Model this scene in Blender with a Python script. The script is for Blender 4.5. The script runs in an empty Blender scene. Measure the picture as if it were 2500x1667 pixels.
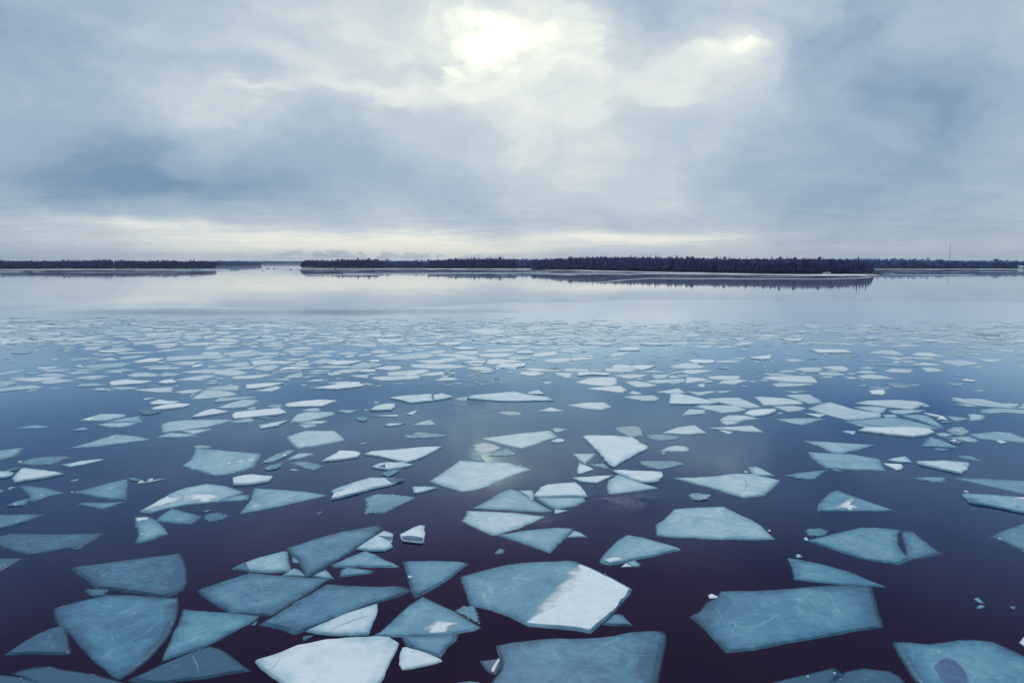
import bpy, math, random
import numpy as np
from mathutils import Vector, noise as mn
R = math.radians
scene = bpy.context.scene

# ------------------------------------------------------------------ camera
cam_data = bpy.data.cameras.new('camera')
cam_data.sensor_width = 36.0
cam_data.lens = 24.0
cam_data.clip_start = 0.1
cam_data.clip_end = 90000.0
cam = bpy.data.objects.new('camera', cam_data)
cam.location = (0, 0, 10.0)
cam.rotation_euler = (R(90) - math.atan((833.5 - 640.5) / 1666.7), 0, 0)
scene.collection.objects.link(cam)
scene.camera = cam

# ------------------------------------------------------------------ node helpers
def srgb(r, g, b):
    f = lambda c: (c / 255 / 12.92) if c / 255 <= 0.04045 else ((c / 255 + 0.055) / 1.055) ** 2.4
    return (f(r), f(g), f(b), 1.0)

class NT:
    def __init__(s, tree):
        s.t = tree
    def n(s, typ, ins=None, **kw):
        nd = s.t.nodes.new(typ)
        for k, v in kw.items():
            setattr(nd, k, v)
        for k, v in (ins or {}).items():
            sock = nd.inputs[k]
            if isinstance(v, bpy.types.NodeSocket):
                s.t.links.new(v, sock)
            elif v is not None:
                sock.default_value = v
        return nd
    def m(s, op, a, b=None, c=None, clamp=False):
        return s.n('ShaderNodeMath', {0: a, 1: b, 2: c}, operation=op, use_clamp=clamp).outputs[0]
    def v(s, op, a, b=None, c=None):
        nd = s.n('ShaderNodeVectorMath', {0: a, 1: b, 2: c}, operation=op)
        return nd.outputs['Value'] if op in ('DOT_PRODUCT', 'LENGTH') else nd.outputs[0]
    def noise(s, vec, scale, detail=4, rough=0.5, dist=0.0):
        return s.n('ShaderNodeTexNoise', {'Vector': vec, 'Scale': scale, 'Detail': detail, 'Roughness': rough, 'Distortion': dist}).outputs['Fac']
    def ramp(s, fac, stops, interp='LINEAR'):
        nd = s.n('ShaderNodeValToRGB', {0: fac})
        cr = nd.color_ramp
        cr.interpolation = interp
        while len(cr.elements) < len(stops):
            cr.elements.new(0.5)
        for e, (p, c) in zip(cr.elements, stops):
            e.position = p
            e.color = c if not isinstance(c, (int, float)) else (c, c, c, 1)
        return nd.outputs[0]
    def mix(s, fac, a, b):
        nd = s.n('ShaderNodeMix', data_type='RGBA')
        for i, val in ((0, fac), (6, a), (7, b)):
            if isinstance(val, bpy.types.NodeSocket):
                s.t.links.new(val, nd.inputs[i])
            else:
                nd.inputs[i].default_value = val
        return nd.outputs[2]
    def smooth(s, x, lo, hi):
        return s.n('ShaderNodeMapRange', {0: x, 1: lo, 2: hi, 3: 0.0, 4: 1.0}, interpolation_type='SMOOTHSTEP').outputs[0]

# ------------------------------------------------------------------ world: broken overcast
world = bpy.data.worlds.new('World')
scene.world = world
world.use_nodes = True
wt = world.node_tree
wt.nodes.clear()
W = NT(wt)
SUN_EL, SUN_AZ = 50.0, 0.0
dirv = W.n('ShaderNodeTexCoord').outputs['Generated']
sep = W.n('ShaderNodeSeparateXYZ', {0: dirv})
dx, dy, dz = sep.outputs
az = W.m('ARCTAN2', dx, dy)
el = W.m('ARCSINE', dz)
P0 = W.n('ShaderNodeCombineXYZ', {0: az, 1: el, 2: 0.0}).outputs[0]
# cloud deck coordinates: streaks tighten towards the horizon as on a real flat deck
den = W.m('ADD', W.m('MAXIMUM', dz, 0.0), 0.055)
deck = W.n('ShaderNodeCombineXYZ', {0: W.m('DIVIDE', dx, den), 1: W.m('DIVIDE', dy, den), 2: 0.0}).outputs[0]
wn = W.n('ShaderNodeTexNoise', {'Vector': W.v('MULTIPLY', P0, (1.0, 1.7, 1)), 'Scale': 3.6, 'Detail': 6.0, 'Roughness': 0.58}).outputs['Color']
wn2 = W.v('SUBTRACT', wn, (0.5, 0.5, 0.5))
warp = W.v('MULTIPLY', wn2, (0.34, 0.20, 0.0))
wfade = W.smooth(el, 0.0, 0.22)
warpn = W.n('ShaderNodeVectorMath', {0: warp, 3: W.m('MULTIPLY_ADD', wfade, 0.8, 0.2)}, operation='SCALE').outputs[0]
P = W.v('ADD', P0, warpn)
def fdir(x, y):  # a place in the sky, given as it stands in a 2352 px wide picture of the view
    u = (x - 1176) / 1568.0; v = -(y - 784) / 1568.0
    p = math.atan(193 / 1666.7)
    yy = math.cos(p) + v * math.sin(p); zz = -math.sin(p) + v * math.cos(p)
    return math.atan2(u, yy), math.atan2(zz, math.hypot(u, yy))
BLOBS = [
    (1250, 300, 400, 140, 0.07),
    (1130, 105, 210, 80, 0.12),
    (1100, 70, 520, 240, 0.24),
    (1600, 100, 100, 60, 0.12),
    (1560, 200, 100, 40, 0.14),
    (600, 130, 170, 32, 0.22),
    (800, 215, 240, 26, 0.25),
    (520, 230, 70, 14, 0.3),
    (500, 270, 120, 18, 0.15),
    (1380, 190, 170, 120, 0.15),
    (1680, 150, 50, 130, 0.12),
    (1500, 15, 130, 50, -0.25),
    (2080, 230, 310, 300, -0.24),
    (1930, 250, 160, 160, -0.12),
    (60, 250, 260, 330, -0.22),
    (0, 20, 90, 90, -0.2),
    (260, 130, 140, 30, -0.08),
    (600, 420, 380, 60, -0.34),
    (350, 415, 130, 22, -0.15),
    (700, 350, 180, 50, -0.1),
    (1420, 360, 320, 120, 0.16),
    (750, 548, 560, 24, 0.38),
    (300, 512, 170, 12, 0.35),
    (1000, 572, 320, 12, 0.35),
    (1450, 547, 230, 15, 0.5),
    (2050, 530, 450, 60, -0.04),
    (1900, 558, 260, 12, -0.06),
    (1176, 590, 1600, 34, 0.24),
]
HOT = [
    (1155, 90, 42, 17, 4.5),
    (1010, 150, 22, 10, 1.3),
    (1620, 112, 34, 16, 1.0),
    (1150, 95, 110, 42, 0.55),
    (1190, 110, 210, 80, 0.28),
    (1010, 150, 60, 30, 0.25),
    (1620, 115, 70, 38, 0.3),
    (1520, 80, 60, 30, 0.12),
    (760, 548, 400, 14, 0.02),
]
def blobs(lst, start):
    acc = start
    for (x, y, sx, sy, a) in lst:
        ca, ce = fdir(x, y)
        ix, iy = 1568.0 / sx, 1568.0 / sy
        q = W.v('MULTIPLY_ADD', P, (ix, iy, 0), (-ca * ix, -ce * iy, 0))
        g = W.m('POWER', 0.36788, W.v('DOT_PRODUCT', q, q))
        acc = W.m('MULTIPLY_ADD', g, a, acc)
    return acc
B = blobs(BLOBS, 0.46)
n1 = W.noise(W.v('MULTIPLY', deck, (1.0, 1.4, 1)), 0.9, 7, 0.58, 0.6)
n2 = W.noise(W.v('ADD', deck, (7.3, 2.1, 0)), 3.2, 6, 0.6, 0.3)
n3 = W.noise(W.v('MULTIPLY', deck, (0.7, 1.3, 1)), 1.7, 6, 0.6, 1.2)
n4 = W.noise(W.v('MULTIPLY', P, (1.0, 1.6, 1)), 5.2, 8, 0.56, 0.35)
B = W.m('ADD', B, W.m('MULTIPLY', W.m('SUBTRACT', n4, 0.5), 0.85))
B = W.m('ADD', B, W.m('MULTIPLY', W.m('SUBTRACT', n1, 0.5), 0.16))
B = W.m('ADD', B, W.m('MULTIPLY', W.m('SUBTRACT', n2, 0.5), 0.08))
B = W.m('SUBTRACT', B, W.m('MULTIPLY', W.smooth(el, 0.36, 0.62), 0.16))   # thicker cloud overhead
streak = W.m('MULTIPLY', W.m('SUBTRACT', 1.0, W.smooth(el, 0.03, 0.13)), 0.50)
B = W.m('ADD', B, W.m('MULTIPLY', W.m('MULTIPLY', W.m('SUBTRACT', n3, 0.5), streak), 1.0))
# small heaped clouds standing low over the horizon
cx, ce = fdir(900, 584)
lowm = blobs([(900, 584, 330, 11, 1.0), (1480, 583, 60, 5, 0.5)], 0.0)
cn = W.noise(W.v('MULTIPLY', P0, (1.0, 1.8, 1)), 34.0, 5, 0.6)
low = W.m('MULTIPLY', W.smooth(cn, 0.47, 0.54), W.smooth(lowm, 0.25, 0.8))
B = W.m('SUBTRACT', B, W.m('MULTIPLY', low, 0.3))
cl = W.ramp(B, [(0.0, srgb(112, 142, 172)), (0.2, srgb(144, 166, 189)), (0.45, srgb(172, 189, 203)),
                (0.68, srgb(198, 209, 215)), (0.85, srgb(225, 231, 227)), (1.0, srgb(247, 247, 231))])
hot = blobs(HOT, 0.0)
hotf = W.m('MULTIPLY', W.m('MAXIMUM', hot, 0.0), W.smooth(B, 0.6, 1.5))
cl = W.mix(W.m('MULTIPLY', W.m('SUBTRACT', 1.0, W.smooth(el, 0.0, 0.10)), 0.35), cl, W.mix(0.5, cl, srgb(214, 206, 208)))
glow = W.n('ShaderNodeVectorMath', {0: (1.0, 0.95, 0.42), 3: W.m('MULTIPLY', hotf, 3.2)}, operation='SCALE').outputs[0]
cls = W.v('ADD', cl, glow)
skyt = W.n('ShaderNodeTexSky', sky_type='NISHITA', sun_disc=False, sun_elevation=R(SUN_EL), sun_rotation=R(SUN_AZ))
bg1 = W.n('ShaderNodeBackground', {0: skyt.outputs[0], 1: 0.07}).outputs[0]
bg2 = W.n('ShaderNodeBackground', {0: cls, 1: 1.09}).outputs[0]
out = W.n('ShaderNodeMixShader', {0: 0.94, 1: bg1, 2: bg2}).outputs[0]
W.n('ShaderNodeOutputWorld', {0: out})

# ------------------------------------------------------------------ sun behind the overcast
sd = bpy.data.lights.new('sun', 'SUN')
sd.energy = 0.9
sd.angle = R(30)
sd.color = (1.0, 0.97, 0.9)
so = bpy.data.objects.new('sun', sd)
so.rotation_euler = (R(-(90 - SUN_EL)), 0, 0)   # shines from beyond the islands towards the viewer
scene.collection.objects.link(so)

vs = scene.view_settings
vs.view_transform = 'Standard'
vs.look = 'None'
vs.exposure = 0.0
vs.gamma = 1.0
vs.use_curve_mapping = False
scene.cycles.max_bounces = 6
scene.cycles.transparent_max_bounces = 12
scene.cycles.volume_bounces = 0

# ------------------------------------------------------------------ materials
def newmat(name):
    m = bpy.data.materials.new(name)
    m.use_nodes = True
    m.node_tree.nodes.clear()
    return m, NT(m.node_tree)
def out_surf(T, sh):
    T.n('ShaderNodeOutputMaterial', {'Surface': sh})
def princ(T, **k):
    return T.n('ShaderNodeBsdfPrincipled', {kk.replace('_', ' '): v for kk, v in k.items()})
def pos(T):
    return T.n('ShaderNodeNewGeometry').outputs['Position']
def attr(T, name):
    return T.n('ShaderNodeAttribute', attribute_name=name).outputs['Fac']

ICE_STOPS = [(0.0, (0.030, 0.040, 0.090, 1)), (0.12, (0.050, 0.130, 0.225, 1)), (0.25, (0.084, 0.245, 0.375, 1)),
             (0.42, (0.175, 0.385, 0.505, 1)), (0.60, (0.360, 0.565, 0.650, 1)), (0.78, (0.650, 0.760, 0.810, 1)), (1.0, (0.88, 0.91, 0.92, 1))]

def mat_ice(kind):
    m, T = newmat({'p': 'glassy_ice', 's': 'snowy_ice', 'g': 'slush_ice', 'w': 'wet_rim_ice'}[kind])
    g = pos(T)
    tone, rim, rnd = attr(T, 'tone'), attr(T, 'rim'), attr(T, 'rnd')
    off = T.v('ADD', g, T.n('ShaderNodeCombineXYZ', {0: T.m('MULTIPLY', rnd, 37.0), 1: T.m('MULTIPLY', rnd, 91.0), 2: 0.0}).outputs[0])
    big = T.noise(off, 0.7, 5, 0.6, 0.8)
    mid = T.noise(T.v('MULTIPLY', off, (1.0, 1.4, 1)), 1.5, 5, 0.55, 1.6)
    fine = T.noise(off, 22.0, 4, 0.6)
    edge = T.noise(off, 1.8, 3, 0.55)
    t = T.m('ADD', tone, T.m('MULTIPLY', T.m('SUBTRACT', big, 0.5), 0.44))
    t = T.m('ADD', t, T.m('MULTIPLY', T.m('SUBTRACT', mid, 0.5), 0.26))
    t = T.m('ADD', t, T.m('MULTIPLY', T.m('SUBTRACT', fine, 0.5), 0.05))
    # milky scratches and trapped bubbles
    scr = T.noise(T.v('MULTIPLY', off, (0.9, 2.0, 1)), 2.2, 7, 0.66, 2.2)
    t = T.m('ADD', t, T.m('MULTIPLY', T.smooth(scr, 0.57, 0.74), 0.13))
    bub = T.n('ShaderNodeTexVoronoi', {'Vector': off, 'Scale': 2.3, 'Randomness': 1.0}).outputs['Distance']
    t = T.m('ADD', t, T.m('MULTIPLY', T.m('SUBTRACT', 1.0, T.smooth(bub, 0.025, 0.06)), 0.35))
    # web of fine healed fractures inside the sheet
    vd = T.v('ADD', off, T.v('MULTIPLY', T.n('ShaderNodeTexNoise', {'Vector': off, 'Scale': 1.6, 'Detail': 4.0}).outputs['Color'], (0.9, 0.9, 0)))
    ved = T.n('ShaderNodeTexVoronoi', {'Vector': vd, 'Scale': 0.55, 'Randomness': 1.0}, feature='DISTANCE_TO_EDGE').outputs['Distance']
    web = T.m('MULTIPLY', T.m('SUBTRACT', 1.0, T.smooth(ved, 0.0, 0.022)), T.smooth(big, 0.42, 0.62))
    t = T.m('ADD', t, T.m('MULTIPLY', web, 0.10))
    rimn = T.m('ADD', rim, T.m('MULTIPLY', T.m('SUBTRACT', edge, 0.5), 0.55))
    if kind == 'p':
        t = T.m('ADD', t, T.m('MULTIPLY', T.smooth(scr, 0.45, 0.7), T.m('MULTIPLY', T.smooth(rim, 0.2, 1.0), 0.06)))
        thin = T.m('SUBTRACT', 1.0, T.smooth(rimn, 0.0, 0.80))     # ice really thins towards its melted rim
        t = T.m('SUBTRACT', t, T.m('MULTIPLY', thin, 0.13))
        alpha = T.m('SUBTRACT', 0.97, T.m('MULTIPLY', T.m('SUBTRACT', 1.0, T.smooth(rimn, -0.75, 0.30)), 0.97))
        rough = 0.24
        bumps = 0.05
    elif kind == 's':
        lowp = T.smooth(T.noise(off, 1.3, 5, 0.65, 1.0), 0.52, 0.68)
        t = T.m('SUBTRACT', t, T.m('MULTIPLY', lowp, 0.10))
        wob = T.m('ADD', rim, T.m('MULTIPLY', T.m('SUBTRACT', T.noise(off, 0.8, 4, 0.6), 0.45), 2.6))
        thin = T.m('SUBTRACT', 1.0, T.smooth(wob, -0.2, 1.0))      # bare blue ice where the snow has blown off the side
        t = T.m('SUBTRACT', t, T.m('MULTIPLY', thin, 0.30))
        alpha = 1.0
        rough = 0.62
        bumps = 0.35
    elif kind == 'g':
        gran = T.n('ShaderNodeTexVoronoi', {'Vector': off, 'Scale': 19.0, 'Randomness': 1.0}).outputs['Distance']
        gn = T.noise(off, 9.0, 5, 0.7)
        t = T.m('ADD', t, T.m('MULTIPLY', T.m('SUBTRACT', 0.42, gran), 0.34))
        cover = T.m('ADD', T.m('MULTIPLY', rimn, 0.75), T.m('MULTIPLY', T.m('SUBTRACT', gn, 0.5), 1.5))
        alpha = T.m('MULTIPLY', T.smooth(cover, 0.0, 0.35), 0.9)
        rough = 0.45
        bumps = 0.6
    else:
        ring = T.m('MULTIPLY', T.smooth(rimn, -0.1, 0.10), T.m('SUBTRACT', 1.0, T.smooth(rimn, 0.16, 0.36)))
        t = T.m('SUBTRACT', t, T.m('MULTIPLY', ring, 0.34))
        alpha = T.m('ADD', 0.72, T.m('MULTIPLY', ring, 0.22))
        t = T.m('ADD', t, 0.10)
        rough = 0.28
        bumps = 0.3
    t = T.m('MAXIMUM', t, 0.13)
    col = T.ramp(t, ICE_STOPS)
    bump = T.n('ShaderNodeBump', {'Height': T.noise(off, 7.0, 6, 0.65), 'Strength': bumps, 'Distance': 0.03}).outputs[0]
    b = princ(T, Base_Color=col, Roughness=rough, IOR=1.31, Normal=bump, Alpha=alpha)
    out_surf(T, b.outputs[0])
    return m
M = {k: mat_ice(k) for k in 'pswg'}

def mat_snow(name, lo, hi, scale=3.0, tone='cool'):
    m, T = newmat(name)
    g = pos(T)
    n = T.noise(g, scale, 6, 0.62, 0.6)
    f = T.noise(g, scale * 9, 4, 0.6)
    fac = T.m('ADD', T.m('MULTIPLY', n, 0.8), T.m('MULTIPLY', f, 0.2))
    col = T.ramp(fac, [(0.3, lo), (0.62, hi)])
    bump = T.n('ShaderNodeBump', {'Height': fac, 'Strength': 0.5, 'Distance': 0.03}).outputs[0]
    out_surf(T, princ(T, Base_Color=col, Roughness=0.7, Normal=bump).outputs[0])
    return m
M['snow'] = mat_snow('snow', (0.75, 0.82, 0.86, 1), (0.88, 0.90, 0.92, 1), 2.2)
M['lump'] = mat_snow('snow_crumb', (0.80, 0.85, 0.88, 1), (0.93, 0.94, 0.95, 1), 20)
M['crack'] = mat_snow('healed_crack_ice', (0.12, 0.31, 0.44, 1), (0.20, 0.41, 0.53, 1), 4)
M['pool'] = mat_snow('thin_window_ice', (0.055, 0.11, 0.24, 1), (0.09, 0.19, 0.34, 1), 2.5)
M['shore_snow'] = mat_snow('shore_snow', (0.84, 0.88, 0.92, 1), (0.93, 0.94, 0.95, 1), 0.02)

def mat_patch():
    # wind-packed snow that fades out towards the sides of its own patch
    m, T = newmat('drifted_snow')
    g = pos(T)
    rim = attr(T, 'rim')
    n = T.noise(g, 3.0, 6, 0.65, 0.8)
    col = T.ramp(n, [(0.25, (0.74, 0.80, 0.84, 1)), (0.6, (0.90, 0.92, 0.93, 1))])
    a = T.m('ADD', rim, T.m('MULTIPLY', T.m('SUBTRACT', T.noise(g, 2.5, 6, 0.65), 0.5), 1.3))
    out_surf(T, princ(T, Base_Color=col, Roughness=0.7, Alpha=T.smooth(a, 0.05, 0.95)).outputs[0])
    return m
M['patch'] = mat_patch()

def mat_water():
    m, T = newmat('lake_water')
    g = pos(T)
    # patches of wind-ruffled surface, at their real places on the water
    ruf = None
    for (x, y, rx, ry, s) in RUFFLES:
        q = T.v('MULTIPLY_ADD', g, (1 / rx, 1 / ry, 0), (-x / rx, -y / ry, 0))
        e = T.m('MULTIPLY', T.m('POWER', 0.36788, T.v('DOT_PRODUCT', q, q)), s)
        ruf = e if ruf is None else T.m('ADD', ruf, e)
    brk = T.noise(g, 0.55, 5, 0.65, 0.7)
    ruf = T.m('MULTIPLY', ruf, T.smooth(brk, 0.42, 0.60))
    q = T.v('MULTIPLY_ADD', T.v('ADD', g, T.v('MULTIPLY', T.n('ShaderNodeTexNoise', {'Vector': g, 'Scale': 0.03}).outputs['Color'], (30, 14, 0))), (1 / 34.0, 1 / 9.0, 0), (28 / 34.0, -146 / 9.0, 0))
    ruf = T.m('ADD', ruf, T.m('MULTIPLY', T.m('POWER', 0.36788, T.v('DOT_PRODUCT', q, q)), 1.4))   # breath of wind along the ice edge at left
    fine = T.noise(T.v('MULTIPLY', g, (1.0, 1.6, 1)), 14.0, 3, 0.6)
    swell = T.noise(T.v('MULTIPLY', g, (0.5, 1.0, 1)), 0.9, 3, 0.5)
    micro = T.noise(g, 4.0, 3, 0.5)
    h = T.m('ADD', T.m('MULTIPLY', T.m('MULTIPLY', fine, ruf), 0.024), T.m('MULTIPLY', swell, 0.0012))
    h = T.m('ADD', h, T.m('MULTIPLY', micro, 0.00022))
    bump = T.n('ShaderNodeBump', {'Height': h, 'Strength': 1.0, 'Distance': 1.0}).outputs[0]
    # colour cast painted into the reflectance by angle: dark violet looking down, blue at a slant, a neutral mirror at grazing
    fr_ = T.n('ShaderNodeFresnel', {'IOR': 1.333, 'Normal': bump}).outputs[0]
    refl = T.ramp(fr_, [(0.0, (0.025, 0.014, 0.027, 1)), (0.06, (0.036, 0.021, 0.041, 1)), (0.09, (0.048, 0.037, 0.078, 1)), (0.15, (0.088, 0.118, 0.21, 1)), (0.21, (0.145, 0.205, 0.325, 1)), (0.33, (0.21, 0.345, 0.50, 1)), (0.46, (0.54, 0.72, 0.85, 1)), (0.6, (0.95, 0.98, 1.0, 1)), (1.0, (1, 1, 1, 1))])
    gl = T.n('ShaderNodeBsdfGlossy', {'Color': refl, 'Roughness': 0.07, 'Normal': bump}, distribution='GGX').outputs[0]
    df = T.n('ShaderNodeBsdfDiffuse', {'Color': (0.006, 0.004, 0.008, 1)}).outputs[0]
    out_surf(T, T.n('ShaderNodeAddShader', {0: gl, 1: df}).outputs[0])
    return m

def mat_sheet():
    m, T = newmat('new_lake_ice')
    g = pos(T)
    s = T.n('ShaderNodeSeparateXYZ', {0: g})
    y = s.outputs[1]
    st = T.noise(T.v('MULTIPLY', g, (0.022, 0.020, 1)), 1.0, 8, 0.72, 0.7)
    st2 = T.noise(T.v('MULTIPLY', g, (0.004, 0.012, 1)), 1.0, 4, 0.6, 0.4)
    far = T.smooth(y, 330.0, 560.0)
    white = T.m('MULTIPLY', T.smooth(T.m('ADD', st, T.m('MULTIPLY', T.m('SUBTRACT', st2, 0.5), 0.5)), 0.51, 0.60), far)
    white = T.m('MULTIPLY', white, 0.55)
    sc = T.noise(T.v('MULTIPLY', g, (0.05, 0.012, 1)), 1.0, 6, 0.7, 1.5)
    white = T.m('ADD', white, T.m('MULTIPLY', T.smooth(sc, 0.58, 0.66), 0.05))
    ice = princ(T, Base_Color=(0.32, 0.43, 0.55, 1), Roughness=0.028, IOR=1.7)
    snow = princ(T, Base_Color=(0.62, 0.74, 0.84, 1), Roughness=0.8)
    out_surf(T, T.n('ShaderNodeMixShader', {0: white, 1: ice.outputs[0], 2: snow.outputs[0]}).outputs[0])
    return m

def mat_simple(name, c1, c2, scale, rough=0.8):
    m, T = newmat(name)
    n = T.noise(pos(T), scale, 5, 0.6)
    out_surf(T, princ(T, Base_Color=T.ramp(n, [(0.35, c1), (0.65, c2)]), Roughness=rough).outputs[0])
    return m
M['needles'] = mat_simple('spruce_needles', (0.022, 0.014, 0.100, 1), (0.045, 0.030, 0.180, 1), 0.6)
M['needles_far'] = mat_simple('hazed_forest', (0.035, 0.070, 0.260, 1), (0.065, 0.115, 0.380, 1), 0.3)  # distance haze put into the base colour: far woods bluer and lighter
M['bark'] = mat_simple('bark', (0.05, 0.045, 0.08, 1), (0.10, 0.09, 0.15, 1), 2.0)
M['birch'] = mat_simple('pale_bark', (0.10, 0.10, 0.18, 1), (0.20, 0.20, 0.30, 1), 2.0)
M['rock'] = mat_simple('shore_rock', (0.03, 0.03, 0.035, 1), (0.09, 0.09, 0.095, 1), 0.8)
M['ground'] = mat_simple('island_ground', (0.05, 0.05, 0.05, 1), (0.11, 0.11, 0.11, 1), 0.2)
M['steel'] = mat_simple('mast_steel', (0.10, 0.10, 0.12, 1), (0.16, 0.16, 0.18, 1), 0.2, 0.5)
M['paint'] = mat_simple('cabin_paint', (0.62, 0.64, 0.66, 1), (0.72, 0.73, 0.74, 1), 1.0)
M['roof'] = mat_simple('snowy_roof', (0.75, 0.78, 0.80, 1), (0.85, 0.86, 0.88, 1), 1.0)
M['glass'] = mat_simple('dark_pane', (0.02, 0.02, 0.03, 1), (0.03, 0.03, 0.04, 1), 1.0, 0.1)

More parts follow.
